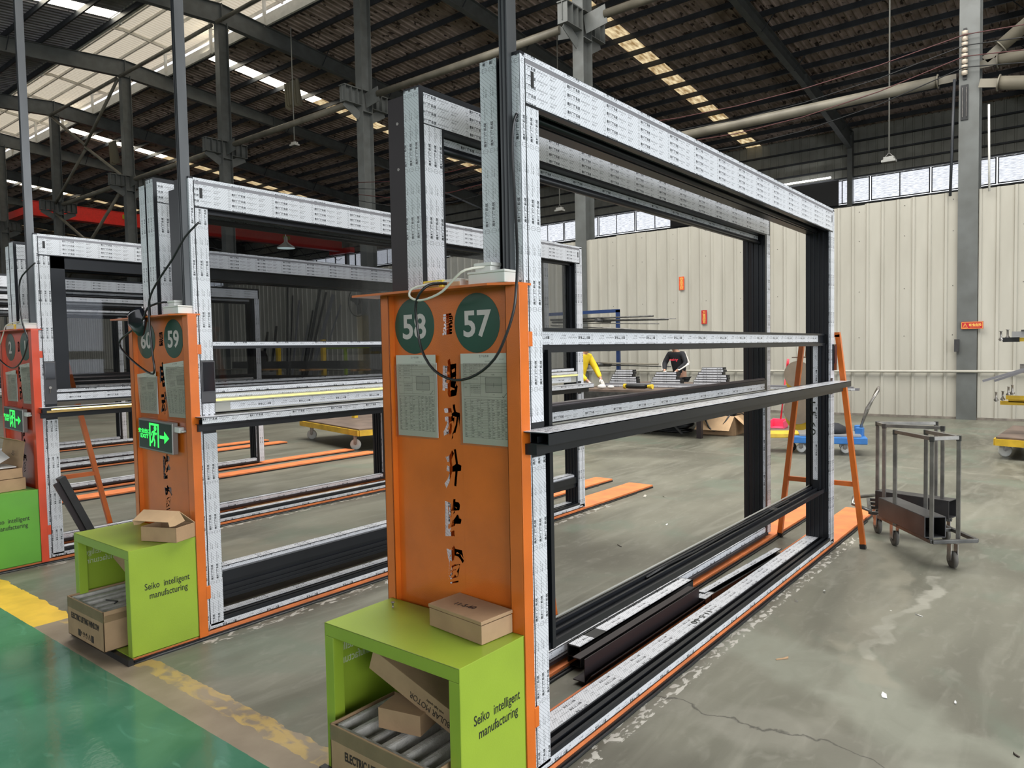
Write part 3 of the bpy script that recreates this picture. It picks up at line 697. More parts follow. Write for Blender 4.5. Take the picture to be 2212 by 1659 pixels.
# ================================================================== window frames on the stations
def win_a(yf, dx, H, label, style):
    """front window of a station: seen from its outside face"""
    x0, x1 = 1.918 + dx, 5.64 + dx; D = .172 if style == 57 else .15; yb = yf + D
    R_ = thing('lift_window', label, 'window frame', (x0, yf, .035), 'aluminium window frames in protective film' if style == 0 else None)
    zb = .035; h0 = H - .168 if style == 57 else H - .155      # underside of the head
    zs = 1.247 if style == 57 else (1.20 if style == 59 else 1.165)
    # stiles
    for s, name in ((0, 'left_stile'), (1, 'right_stile')):
        a, b = (x0, x0 + .10) if s == 0 else (x1 - .095, x1)
        bx_ = [(a, b, yf, yf + .034, zb, H), (a + .012 * (s == 0), b - .012 * s, yf + .034, yf + .096, zb, H), (a, b, yf + .096, yb, zb, H)]
        i_ = b if s == 0 else a; q = 1 if s == 0 else -1
        for yy_ in (.012, .045, .075, .11, .14): bx_.append((i_, i_ + q * .008, yf + yy_, yf + yy_ + .009, zb, h0))
        fs = [('-Y', yf, (a + (.0 if s == 0 else .058), a + (.024 if s == 0 else .094), zb, H - .01), '+Z')]
        main = (x0 + .03, x0 + .099) if s == 0 else (x1 - .092, x1 - .038)
        zt = h0 - .004; 
        if style in (59, 1) and s == 0:
            ct, cb = (1.475, 1.31) if style == 59 else (1.482, 1.17)
            fs += [('-Y', yf, (*main, ct + .004, zt), '+Z')]
            if style == 59: fs += [('-Y', yf, (*main, zs - .03, cb - .06), '+Z')]
        else: fs += [('-Y', yf, (*main, zs + .008, zt), '+Z')]
        fs += [('-Y', yf, (main[0], main[1] + .006, zb + .02, zs - .11), '+Z' if style != 1 else '-Z')]
        if s == 0: fs += [('-X', x0, (yf + .002, yf + .033, zb, H - .012), '+Z')] + ([('-X', x0, (yf + .098, yb - .002, zb, H), '+Z')] if style == 57 else [])
        else: fs += [('-X', a, (yf + .001, yf + .018, zb + .03, h0), '+Z'), ('+X', b, (yf + .01, yb - .01, zb, H), '+Z')]
        if style == 57 and s == 1: pass
        member(R_, name, bx_, fs)
    # head
    hb = [(x0 + .1, x1 - .095, yf, yf + (.028 if style == 57 else .095), h0, H), (x0 + .1, x1 - .095, yf + .11, yb, h0 - .004, H), (x0 + .1, x1 - .095, yf + .02, yf + .115, H - .02, H)]
    fs = [('-Y', yf, (x0 + .026, x1 - .002, H - .018, H - .002), '+X'), ('-Y', yf, (x0 + .03, x1 - .03, h0 + .006, H - .034), '+X'), ('-Y', yf + .11, (x0 + .13, x1 - .11, h0 + .034, h0 + .078), '+X')]
    hd = member(R_, 'head', hb, fs, [((x0 + .1, yf + .098, h0 + .014), (x1 - .1, yf + .098, h0 + .014), .016, DARK)] if style == 57 else [])
    member(hd, 'reveal_groove', [(x0 + .03, x1 - .03, yf - .0006, yf + .004, H - .034, H - .018)], m=GREYP)
    sl = MB(); sl.box(x0 + .058, x0 + .074, yf - .0024, yf + .002, H - .105, H - .052, BLACK).box(x1 - .07, x1 - .058, yf - .0024, yf + .002, H - .10, H - .052, BLACK); put(sl, 'cable_slot', hd)
    # sill
    sb = [(x0, x1, yf, yf + .012, zb, zb + .05), (x0, x1, yf + .012, yf + .03, zb, zb + .022), (x0, x1, yf + .03, yf + .05, zb, zb + .05), (x0, x1, yf + .05, yf + .075, zb, zb + .026), (x0 + .1, x1 - .09, yf + .075, yb, zb, zb + .045)]
    fs = [('-Y', yf, (x0 + .02, x1 - .01, zb + .004, zb + .03), '-X'), ('+Z', zb + .045, (x0 + .11, x1 - .1, yf + .082, yb - .004), '-X')]
    member(R_, 'sill', sb, fs)
    a, b = x0 + .105, x1 - .1
    if style == 57:
        # open lower sash
        S = member(R_, 'sash_top_rail', [(a, b, yf + .05, yf + .10, 1.505, 1.575), (a, b, yf + .035, yf + .05, 1.49, 1.51), (a, b, yf + .038, yf + .05, 1.565, 1.578)], [('-Y', yf + .05, (a + .02, b - .13, 1.518, 1.566), '-X')])
        for s in (0, 1):
            q0 = a if s == 0 else b - .075
            fs = [('-X', q0, (yf + .065, yf + .098, .52, 1.50), '-Z')] if s else []
            member(R_, 'sash_stile', [(q0, q0 + .075, yf + .052, yf + .10, .43, 1.505), (q0 + .03, q0 + .04, yf + .03, yf + .052, .43, 1.5), (q0 + .055, q0 + .075, yf + .02, yf + .052, .43, 1.5)], fs)
        member(R_, 'sash_bottom_rail', [(a, b, yf + .03, yf + .04, .425, .452), (a, b, yf + .04, yf + .07, .428, .440), (a, b, yf + .07, yf + .08, .428, .458), (a, b, yf + .08, yf + .105, .43, .448), (a, b, yf + .105, yf + .115, .432, .466), (a, b, yf + .115, yf + .14, .434, .456)],
               tubes=[((a, yf + .142, .462), (b, yf + .142, .462), .005, BEIGE)])
        gk = MB(); gk.tube([(a + .9 + i * .25, yf + .10 + .006 * math.sin(i * 2), (.456 + .002 * (i % 2))) for i in range(9)], .006, BLACK, 6); gk.box(4.55, 4.62, yf + .065, yf + .11, .450, .468, WRAP); put(gk, 'loose_gasket', R_)
    else:
        zl = zs + (.13 if style == 59 else .115)          # bottom of the glazing
        zt = h0 - (.02 if style != 1 else .085)
        a2 = a + (.012 if style != 1 else .11); b2 = b - .03
        fb = [(a, b, yf + .045, yf + .075, zt, h0), (a, a2, yf + .045, yf + .075, zl, h0), (b2, b, yf + .045, yf + .075, zl, h0), (a, b, yf + .03, yf + .08, zl - .03, zl)]
        member(R_, 'sash_frame', fb, [('-Y', yf + .03, (a + .01, b - .01, zl - .026, zl - .004), '-X')])
        if style != 1: member(R_, 'meeting_rail', [(a, b, yf + .035, yf + .08, 1.545, 1.58), (a, b, yf + .02, yf + .035, 1.54, 1.552)], [('-Y', yf + .035, (a + .01, b - .01, 1.556, 1.576), '+X')])
        put(MB().box(a2, b2, yf + .058, yf + .064, zl, zt, GLASS), 'glass_pane', R_)
        # lamp strip and lower fascia
        lz = zs + (.062 if style == 59 else .0)
        if style == 59:
            member(R_, 'light_fascia', [(a, b, yf + .0, yf + .06, zs + .052, zl - .032), (a, b, yf + .012, yf + .05, zs - .0, zs + .05)], [('-Y', yf, (a, b, zs + .078, zl - .036), '+X'), ('-Y', yf + .012, (a + .09, b - .09, zs + .008, zs + .048), '-X')], m=BEIGE)
            put(MB().box(a, b, yf - .006, yf + .002, zs + .060, zs + .070, LED), 'light_strip', R_)
        elif style == 1:
            member(R_, 'light_fascia', [(a, b, yf + .0, yf + .05, zs + .02, zl - .032)], [('-Y', yf, (a, b, zs + .03, zl - .036), '+X')])
            ys_ = yf - .10; put(MB().box(x0 + .03, x1 - .03, ys_ - .004, ys_ - .001, zs - .034, zs - .024, LEDW), 'light_strip', R_); put(MB().box(x0 + .0, x1 - .03, ys_ - .002, ys_ - .0006, zs - .052, zs - .037, mat('gold_reflector', (.45, .30, .10), .4, .4)), 'gold_trim', R_)
        # stacked lower members
        if style != 1:
            member(R_, 'lower_rail', [(a, b, yf + .05, yf + .13, .30, .345), (a, b, yf + .02, yf + .05, .27, .325), (a, b, yf + .03, yf + .05, .23, .27)], [('-Y', yf + .05, (a, b, .304, .343), '-X'), ('+Z', .345, (a, b, yf + .06, yf + .125), '-X')])
            member(R_, 'stowed_panel', [(a, b - .5, yf + .03, yf + .036, .18, .23), (a, b - .5, yf + .022, yf + .03, .205, .212), (a, b - .5, yf + .024, yf + .03, .185, .190), (a, b - .5, yf + .012, yf + .022, .232, .245), (a, b - .5, yf + .05, yf + .056, .175, .24), (a, b - .7, yf + .08, yf + .085, .15, .25)])
        if style in (59, 1):
            ct, cb = (1.475, 1.31) if style == 59 else (1.482, 1.17)
            ctl = put(MB().box(x0 + .026, x0 + .105, yf - .006, yf + .01, cb - (.055 if style == 59 else 0), ct, mat('control_grey_%d' % style, (.05, .05, .055), .35)), 'control_panel', R_, .002)
            put(MB().box(x0 + .032, x0 + .099, yf - .010, yf - .005, 1.315 if style == 59 else 1.355, ct - .006, BLKGL), 'touch_screen', ctl, .0015)
            if style == 1: put(MB().tube([(x0 + .062, yf - .012, 1.292), (x0 + .062, yf - .004, 1.292)], .010, GALV, 12).bar((x0 + .062, yf - .010, 1.29), (x0 + .058, yf - .012, 1.25), .004, .002, GALV), 'key_lock', ctl)
    # shelf of hollow profile at rail height
    ys = yf - .112 if style == 57 else yf - .10
    xs0, xs1 = x0 - .028, x1 + .02
    t = .003
    sb = [(xs0, xs1, ys, yf + .03, zs - .018, zs - .015), (xs0, xs1, ys, ys + t, zs - .052, zs - .015), (xs0, xs1, ys, ys + .075, zs - .055, zs - .052), (xs0 + .008, xs1, ys + .055, yf + .004, zs - .092, zs - .056), (xs0 + .01, xs1, ys + .05, ys + .053, zs - .05, zs - .03)]
    member(R_, 'shelf_profile', sb, [('+Z', zs - .015, (xs0 + .001, xs1 - .01, ys + .004, yf + .0), '+X')] + ([('-Y', ys, (xs0, xs1, zs - .048, zs - .018), '+X')] if style == 59 else []))
    return R_

def win_b(yf, dx, H, label, brown=False, group=None):
    """back window of a station: seen from its inside face"""
    x0, x1 = 1.918 + dx, 5.64 + dx; D = .17; yb = yf + D; zb = .05; h0 = H - .145
    R_ = thing('lift_window', label, 'window frame', (x0, yf, zb), group)
    for s, name in ((0, 'left_stile'), (1, 'right_stile')):
        a, b = (x0, x0 + .125) if s == 0 else (x1 - .11, x1)
        bb = [(a, b, yf, yf + .085, zb, H)] + ([(a, b, yf + .085, yb, zb, H - .02, BROWN)] if brown else [(a + .01, b - .01, yf + .085, yf + .1, zb, H), (a, b, yf + .1, yb, zb, H - .04)])
        i_ = b if s == 0 else a; q = 1 if s == 0 else -1
        for yy_ in (.02, .05, .09, .13): bb.append((i_, i_ + q * .008, yf + yy_, yf + yy_ + .01, zb, h0))
        fs = [('-Y', yf, (a + .02, b - .012, zb, h0 + .008), '+Z')] if s == 0 else [('-Y', yf, (a + .035, b - .004, zb, h0 + .008), '+Z')]
        if s == 0: fs += [('-X', x0, (yf + .004, yf + .082, zb, H - .008), '+Z')] + ([] if brown else [('-X', x0, (yf + .102, yb - .004, zb, H - .03), '+Z')])
        else: fs += [('-X', a, (yf + .002, yf + .022, .12, 1.12), '-Z')]
        o = member(R_, name, bb, fs)
        if brown and s == 0:
            for z in (2.36, 2.19): put(MB().tube([(x0 - .001, yb - .05, z), (x0 + .004, yb - .05, z)], .006, GALV, 8), 'screw', o)
    member(R_, 'head', [(x0 + .125, x1 - .11, yf, yf + .05, h0, H), (x0 + .125, x1 - .11, yf + .05, yf + .1, h0 - .05, H - .02), (x0 + .125, x1 - .11, yf + .1, yb, h0 - .02, H - .03)],
           [('-Y', yf, (x0 + .02, x1 - .02, h0 + .012, H - .022), '+X'), ('-Y', yf + .05, (x0 + .13, x1 - .12, h0 - .03, h0 - .004), '+X')], [((x0 + .12, yf + .045, h0 - .052), (x1 - .11, yf + .045, h0 - .052), .014, DARK)])
    member(R_, 'middle_rail', [(x0 + .125, x1 - .11, yf, yf + .07, 1.16, 1.215), (x0 + .125, x1 - .11, yf - .012, yf + .05, 1.215, 1.238), (x0 + .125, x1 - .11, yf - .008, yf + .06, 1.138, 1.162, BEIGE), (x0 + .125, x1 - .11, yf - .02, yf + .06, 1.11, 1.118)],
           [('-Y', yf, (x0 + .14, x1 - .13, 1.168, 1.211), '+X')], [((x0 + .125, yf + .01, 1.242), (x1 - .13, yf + .01, 1.242), .014, BROWN)])
    member(R_, 'sill', [(x0 + .125, x1 - .11, yf, yf + .06, zb, .105), (x0 + .125, x1 - .11, yf - .018, yf, zb, .068, BROWN), (x0, x1, yf + .06, yb, zb, .085)],
           [('-Y', yf, (x0 + .13, x1 - .12, .07, .102), '-X'), ('+Z', .105, (x0 + .13, x1 - .12, yf + .002, yf + .056), '-X')])
    return R_

# ------------------------------------------------------------------ station: post, boards, cabinet
CUT = [('霆', -.008, 1.598, .055, .080, .012), ('电', .0, 1.405, .080, .145, .034), ('动', .0, 1.243, .082, .130, .030), ('升', .0, 1.075, .080, .145, .036), ('降', .0, .895, .086, .145, .028), ('窗', .0, .725, .086, .145, .026)]
def cutout_plate(yc, xp, mt):
    """back plate with the stencil characters cut out, made of strips between the openings"""
    g = .0012; u0, u1, v0, v1 = -.05, .05, .64, 1.645
    im = np.zeros((int((v1 - v0) / g), int((u1 - u0) / g)), np.float32)
    for ch, cx, cz, w, h, off in CUT:
        me = text_mesh(ch, 1.0, off); xs = [v.co.x for v in me.vertices]; ys = [v.co.y for v in me.vertices]
        xa_, xb_, ya_, yb_ = min(xs), max(xs), min(ys), max(ys)
        for v in me.vertices:
            fx, fy = (v.co.x - xa_) / (xb_ - xa_) - .5, (v.co.y - ya_) / (yb_ - ya_) - .5
            v.co.x = (cx + (fx + .07 * math.sin(fy * 7 + 1) + .05 * fy) * w * .92 - u0) / g; v.co.y = (cz + (fy + .10 * fx + .03 * math.sin(fx * 9)) * h * .95 - v0) / g
        raster(me, im, 0, 0, 1, 1, 1.0); bpy.data.meshes.remove(me)
    mb = MB()
    def q(a, b, c, d):
        mb.poly([(xp - .002, yc - a, c), (xp - .002, yc - b, c), (xp - .002, yc - b, d), (xp - .002, yc - a, d)], mt); mb.poly([(xp + .001, yc - b, c), (xp + .001, yc - a, c), (xp + .001, yc - a, d), (xp + .001, yc - b, d)], mt)
    q(-.295, u0, .02, 1.715); q(u1, .295, .02, 1.715); q(u0, u1, .02, v0); q(u0, u1, v0 + im.shape[0] * g, 1.715)
    for r in range(im.shape[0]):
        row = im[r] > .5; z0_ = v0 + r * g
        e = np.flatnonzero(np.diff(np.concatenate(([1], row.astype(int), [1]))))
        k = 0; st = None; c_ = 0
        runs = []; inside = False
        for i in range(len(row) + 1):
            solid = i < len(row) and not row[i]
            if solid and not inside: st = i; inside = True
            elif not solid and inside: runs.append((st, i)); inside = False
        for a_, b_ in runs: mb.poly([(xp - .002, yc - (u0 + a_ * g), z0_), (xp - .002, yc - (u0 + b_ * g), z0_), (xp - .002, yc - (u0 + b_ * g), z0_ + g), (xp - .002, yc - (u0 + a_ * g), z0_ + g)], mt)
    return mb
PLATE = {}
def disc(name, y, z, x, r, m, parent): return put(MB().lathe([(r, x + .0015), (r, x)], m, (0, y, z), 40, 'x'), name, parent)

def station(y0, dx, paint, paint_in, cabm, nums, who, full=True):
    """y0: outer plane of the right-hand frame. who: words for the labels"""
    out = {}
    xa = 1.880 + dx; ya, yb = y0 + .0, y0 + .67
    P = thing('station_post', 'tall %s post panel with lifting-window stencil, %s' % who['post'], 'post', (xa, y0 + .33, 0)); out['post'] = P
    yc = y0 + .335
    key = id(paint_in)
    put(cutout_plate(yc, xa + .030, paint_in), 'back_plate', P)
    for s, (q0, q1) in ((0, (ya, ya + .055)), (1, (yb - .045, yb))):
        mb = MB(); mb.box(xa, xa + .004, q0, q1, .02, 1.715, paint); e = q0 if s == 0 else q1 - .004
        mb.box(xa, xa + .036 + (.012 if s == 0 else 0), e - (.0045 if s == 0 else 0), e + (-.0005 if s == 0 else .004), .02, 1.715, paint); i = q1 - .004 if s == 0 else q0; mb.box(xa, xa + .030, i, i + .004, .02, 1.715, paint)
        put(mb, 'side_channel', P, .0012)
    for z0_, z1_ in ((1.512, 1.562), (.215, .285)): put(MB().box(xa + .044, xa + .068, ya - .0065, ya - .001, z0_, z1_, paint), 'clamp_plate', P, .002)
    put(MB().box(xa + .085, xa + .125, yc + .0, yc + .055, .03, 1.71, paint).box(xa + .085, xa + .09, yc - .0, yc + .07, .03, 1.71, paint), 'rear_stiffener', P)
    # top plate with a clipped corner
    mb = MB(); pl = [(xa - .055, yb + .10), (xa - .055, y0 + .085), (xa, y0 - .002), (xa + .07, y0 - .002), (xa + .07, yb + .10)]
    z0_, z1_ = 1.715, 1.723
    mb.poly([(a, b, z1_) for a, b in pl[::-1]][::-1] if False else [(a, b, z1_) for a, b in pl], paint); mb.poly([(a, b, z0_) for a, b in pl[::-1]], paint)
    for k in range(5): a, b = pl[k], pl[(k + 1) % 5]; mb.poly([(*a, z0_), (*b, z0_), (*b, z1_), (*a, z1_)], paint)
    put(mb, 'top_plate', P)
    if nums:
        for n, yy_ in zip(nums, (yb - .155, y0 + .205)):
            d = disc('number_disc', yy_, 1.598, xa + .0265, .104, DISCG, P)
            put_l = lettering('number', n, .126, (xa + .0255, yy_, 1.553), (0, -1, 0), (0, 0, 1), NUMW, d, offset=.0028, sx=1.02)
        for k, yy_ in enumerate((yb - .165, y0 + .165)):
            if not full: yy_ += .0
            mb = MB(); tz, bz = (1.49, 1.185) if k == 0 else (1.492, 1.175); w_ = .105 if k == 0 else .112
            if who.get('tilt'): tz -= .01 + .055 * (k == 0)
            x = xa + .0225; sk = .02 if who.get('tilt') else 0
            mb.poly([(x, yy_ + w_, bz), (x, yy_ - w_ + sk * .4, bz), (x - .004, yy_ - w_, tz), (x - .004, yy_ + w_ + sk * (1 + k), tz - sk)], SHEETM, [(0, 0), (1, 0), (1, 1), (0, 1)])
            mb.box(x + .0005, x + .0025, yy_ - w_, yy_ + w_, bz, tz - .03, PAPER)
            sh_ = put(mb, 'order_sheet', None); tag(sh_, who['sheets'][k], 'paper')
            dz = .075 if who.get('tilt') else .006
            tag(put(MB().box(x - .0065, x - .0058, yy_ - w_ - .006, yy_ + w_ + .006, bz - dz, tz - .035, SLEEVE), 'plastic_sleeve', None), who['sleeves'][k], 'sleeve')
    # base boards on rubber
    for k, (q0, q1) in enumerate(((y0, y0 + .25), (y0 + .43, y0 + .655)) if not dx else ((y0 + .01, y0 + .30), (y0 + (.56 if full else .47), y0 + (.79 if full else .74)))):
        B = thing('base_board', '%s orange floor board under %s' % (('right-hand', 'left-hand')[k], who['pair'][k]), 'board', (1.62 + dx, q0, 0))
        x0_ = 1.56 if k == 0 else 1.93 + dx; x1_ = 6.96 + dx * 1.2 + .09 * k
        put(MB().box(x0_, x1_, q0 + .004, q1 - .004, .014, .030, BOARD), 'board', B, .001)
        mb = MB(); mb.box(x0_ + .01, x1_ - .005, q0 - .004, q1 + .002, 0, .015, BLACK)
        pts = [(x0_ + .12 * i, q0 - .010 + .0015 * math.sin(i * 2.3), .003) for i in range(int((x1_ - x0_ - .2) / .12))]
        mb.tube(pts, .008, BLACK, 6); put(mb, 'rubber_skirt', B)
    mb = MB().box(1.535, 1.56, y0 - .01, yb, 0, .03, BLACK).box(1.56, 1.9 + dx, y0 + .30, y0 + .64, .0, .015, BLACK).box(1.55, 1.93 + dx, y0 + .30, y0 + .64, .015, .028, BOARD)
    put(mb, 'cross_board', B)
    # storage cabinet
    cx0, cx1 = 1.56, xa - .001; cy0, cy1 = y0 + .0, y0 + .648; ct = .55 + (.01 if dx else 0); tw = .026
    Cb = thing('tool_cabinet', who['cab'], 'cabinet', (cx0, (cy0 + cy1) / 2, .03))
    mb = MB(); mb.box(cx0, cx1, cy0, cy1, ct - .003, ct, cabm).box(cx0, cx0 + .003, cy0, cy1, ct - .045, ct, cabm).box(cx0 + .003, cx1, cy0 + .02, cy1 - .02, ct - .03, ct - .02, cabm); put(mb, 'top_panel', Cb, .0012)
    for q, s in ((cy0, 1), (cy1, -1)):
        mb = MB(); mb.box(cx0, cx1, q, q + s * .003, .03, ct - .002, cabm); mb.box(cx0 + .0004, cx0 + .003, q, q + s * .045, .03, ct - .046, cabm); mb.box(cx0 + .003, cx0 + .0045 + .04, q + s * .042, q + s * .045, .03, ct - .045, cabm); put(mb, 'side_panel', Cb, .001)
    put(MB().box(cx1 - .003, cx1, cy0, cy1, .03, ct, cabm), 'back_panel', Cb); put(MB().box(cx0, cx1, cy0, cy1, .03, .034, cabm), 'bottom_panel', Cb)
    if full or True:
        lettering('lettering', 'Seiko  intelligent', .046, ((cx0 + cx1) / 2 + .015, cy0 - .0006, .348), (1, 0, 0), (0, 0, 1), INKB, Cb, offset=.0003, sx=.75)
        lettering('lettering', 'manufacturing', .046, ((cx0 + cx1) / 2 + .02, cy0 - .0006, .300), (1, 0, 0), (0, 0, 1), INKB, Cb, offset=.0003, sx=.75)
        lettering('cut_lettering', 'Seiko  intelligent', .046, ((cx0 + cx1) / 2 - .03, cy1 - .0036, .425), (-1, 0, 0), (0, 0, 1), INKF, Cb, offset=.0, sx=.79) 
        lettering('cut_lettering', 'manufacturing', .046, ((cx0 + cx1) / 2 - .03, cy1 - .0036, .377), (-1, 0, 0), (0, 0, 1), INKF, Cb, offset=.0, sx=.79)
    # conduit pole with grooves
    mb = MB(); px, py = xa + .015, y0 + .038
    mb.box(px, px + .05, py, py + .034, 1.723, 14.6, BAG if False else mats_pole); mb.box(px - .002, px, py + .006, py + .010, 1.723, 14.6, DARK).box(px - .002, px, py + .022, py + .026, 1.723, 14.6, DARK)
    tag(put(mb, 'conduit_pole', None), who['pole'], 'pole')
    # junction box
    J = thing('junction_box', who['jb'], 'socket box', (xa - .03, y0 + .03, 1.723))
    put(MB().box(xa - .03, xa + .06, y0 + .03, y0 + .19, 1.7235, 1.758, PLAST), 'box_body', J, .003); put(MB().box(xa - .032, xa + .062, y0 + .028, y0 + .192, 1.758, 1.766, PLAST), 'box_lid', J, .002)
    put(MB().box(xa - .01, xa + .04, y0 + .105, y0 + .175, 1.766, 1.785, PLAST).box(xa - .012, xa + .042, y0 + .10, y0 + .18, 1.785, 1.797, PLAST), 'plug', J, .003)
    # trestle (A-frame in the X direction) and far trestle (across)
    if who.get('aframe'):
        T = thing('trestle', 'orange A-frame trestle near %s' % who['near_tr'], 'trestle', (2.35 + dx, yc, 0), None); tx, ty = who['aframe']
        for s in (-1, 1):
            put(MB().bar((tx, ty + .0, 1.70), (tx + s * .34, ty, .02), .035, .035, ORANGE, (0, 1, 0)), 'leg', T); put(MB().bar((tx + s * .336, ty, .04), (tx + s * .34, ty, 0), .037, .037, BLACK, (0, 1, 0)), 'foot', T)
        put(MB().bar((tx - .23, ty, .52), (tx + .23, ty, .52), .03, .035, ORANGE), 'rung', T); put(MB().bar((tx - .02, ty - .12, 1.70), (tx - .02, ty + .12, 1.70), .035, .035, ORANGE), 'top_bar', T)
    if not dx:
        T = thing('trestle', 'orange trestle standing at %s' % who['far_tr'], 'trestle', (5.70 + dx, y0 + .12, 0), None); tx = 5.705
        for s in (-1, 1):
            put(MB().bar((tx, y0 + .12 + s * .125, 1.57), (tx, y0 + .12 + s * .30, .03), .035, .035, ORANGE, (1, 0, 0)), 'leg', T)
            put(MB().bar((tx, y0 + .12 + s * .297, .035), (tx, y0 + .12 + s * .302, 0), .038, .038, BLACK, (1, 0, 0)), 'foot', T)
        put(MB().bar((tx, y0 + .12 - .14, 1.57), (tx, y0 + .12 + .14, 1.57), .035, .035, ORANGE), 'top_bar', T); put(MB().bar((tx, y0 + .12 - .245, .47), (tx, y0 + .12 + .245, .47), .022, .035, ORANGE), 'rung', T)
    return out
mats_pole = mat('pole_steel', (.095, .10, .105), .34, .55, vary=.2, vscale=6, stretch=(1, 1, .3))

S57 = dict(aframe=(2.88, 2.30), post=('orange', 'with two green number discs, nearest to the camera'), tilt=False, pair=('the nearest big frame', 'the second frame, behind the nearest one'), cab='bright lime green open cabinet in the foreground, long carton inside',
           pole='tall grey conduit pole rising from the nearest orange post', jb='white socket box with a white plug and cable on the nearest post', near_tr='the nearest post, mostly hidden', far_tr='the far end of the nearest frame',
           sheets=('left order sheet on the nearest post, marked with a tick', 'right order sheet on the nearest post, with a black scribble'), sleeves=('clear sleeve over the left sheet of the nearest post', 'clear sleeve over the right sheet of the nearest post'))
S59 = dict(post=('orange', 'of the middle row with exit sign'), tilt=True, pair=('the frame with the cool yellow light strip', 'the frame stack behind the middle post'), cab='lime green open cabinet left of centre with an open carton on top',
           pole='grey conduit pole rising from the middle post', jb='white socket box with black cables on the middle post', near_tr='the middle post with the exit sign', far_tr='the far end of the frame with the long yellow light strip',
           sheets=('crumpled left order sheet on the middle post', 'tilted right order sheet covering half a number disc on the middle post'), sleeves=('loose sleeve hanging left on the middle post', 'loose sleeve hanging right on the middle post'))
S1 = dict(aframe=(2.38, 6.66), post=('red-orange', 'at the left edge, with single digit discs'), tilt=True, pair=('the leftmost glazed frame', 'the frame behind the leftmost one'), cab='darker green cabinet cut by the left edge of the photo',
          pole='grey conduit pole at far left of the photo', jb='white socket box beside yellow sockets on the leftmost post', near_tr='the leftmost post, its leg seen through the glass', far_tr='the far end of the leftmost frame',
          sheets=('left order sheet on the leftmost red-orange post', 'right order sheet on the leftmost red-orange post'), sleeves=('left sleeve on the leftmost post', 'right sleeve on the leftmost post'))
station(1.465, 0, ORANGE, ORANGE_IN, LIME, ('58', '57'), S57)
station(3.645, .022, ORANGE, ORANGE_IN, LIME, ('60', '59'), S59)
station(5.965, .07, REDOR, REDOR, GREENP, ('2', '1'), S1, False)
win_a(1.47, 0, 2.478, 'nearest and largest white-filmed window frame, without glass, right of the nearest post', 57)
win_b(1.935, 0, 2.477, 'white-filmed frame with a dark brown edge directly behind the nearest frame', True)
win_a(3.67, .032, 2.435, 'white-filmed frame with tinted glass and a cool yellow light strip, right of the middle post', 59)
win_b(4.05, .032, 2.49, 'white-filmed frame seen edge on behind the middle post, left of the dark upright')
win_a(5.99, .085, 2.415, 'leftmost glazed frame with a keyed control panel and warm light strip at far left', 1)
win_b(6.40, .085, 2.40, 'frame standing behind the leftmost glazed frame, seen through its glass')
for k, (y_, dx_) in enumerate(((8.28, .12), (10.62, .16), (12.95, .2))):
    w_ = ['first', 'second', 'third'][k]
    for j, (q0, q1) in enumerate(((y_, y_ + .25), (y_ + .54, y_ + .765))):
        B = thing('base_board', '%s orange floor board of the %s row beyond the leftmost frame' % (('nearer', 'farther')[j], w_), 'board', (1.6, q0, 0))
        put(MB().box(1.6, 7.05 + dx_, q0 + .004, q1 - .004, .014, .03, BOARD), 'board', B); put(MB().box(1.6, 7.04 + dx_, q0 - .006, q1 + .004, 0, .015, BLACK), 'rubber_skirt', B)
    if k > 0: win_b(y_ + .02, dx_, 2.40, 'far frame on the %s row beyond the leftmost frame, nearer side' % w_)
    win_b(y_ + (.59 if k == 0 else .52), .01 if k == 0 else dx_, 2.40, 'far frame on the %s row beyond the leftmost frame, rear side' % w_)
put(MB().box(5.585, 5.655, 1.455, 1.47, 1.31, 1.50, BLKGL).box(5.60, 5.65, 1.452, 1.456, 1.36, 1.49, DKRED), 'control_panel', bpy.data.objects['lift_window'])
lettering('handwriting', '11-5-60', .045, (3.55, 1.595, .0825), (-1, 0, 0), (0, -1, 0), INKB, bpy.data.objects['lift_window'], offset=.0003, sx=1.6)
lettering('handwriting', '11-5-60', .05, (5.464, 1.585, 1.0), (0, 0, -1), (0, -1, 0), INKB, bpy.data.objects['lift_window'], offset=.0003, sx=2)
# loose upright panel beside window 60 / 57 (dark, unfilmed)
tag(put(MB().box(1.975, 2.02, 3.825, 3.93, .05, 2.40, DARK).box(1.98, 2.015, 3.815, 3.825, .05, 2.40, BLACK), 'dark_profile', None), 'dark unfilmed upright profile between post 60 and the frame right of the middle post', 'profile')

# ================================================================== small things on and around the stations
def wire(name, pts, r, m, label, cat='cable', smooth=3):
    P = [Vector(p) for p in pts]; out = []
    for i in range(len(P) - 1):
        p0, p1, p2, p3 = P[max(i - 1, 0)], P[i], P[i + 1], P[min(i + 2, len(P) - 1)]
        for k in range(smooth):
            t = k / smooth; out.append(.5 * ((2 * p1) + (-p0 + p2) * t + (2 * p0 - 5 * p1 + 4 * p2 - p3) * t * t + (-p0 + 3 * p1 - 3 * p2 + p3) * t ** 3))
    out.append(P[-1]); mb = MB().tube(out, r, m, 8)
    return tag(mb.build(name), label, cat) if label else mb
wire('cable', [(1.885, 1.595, 1.785), (1.81, 1.63, 1.77), (1.80, 1.673, 1.742), (1.80, 1.728, 1.705), (1.80, 1.795, 1.685), (1.80, 1.852, 1.682), (1.80, 1.889, 1.699), (1.81, 1.886, 1.724), (1.83, 1.839, 1.736), (1.86, 1.771, 1.744), (1.90, 1.68, 1.745), (1.92, 1.64, 1.735), (1.90, 1.70, 1.728), (1.86, 1.80, 1.73)], .0042, CABW, 'white cable looping from the plug over the edge of the nearest post')
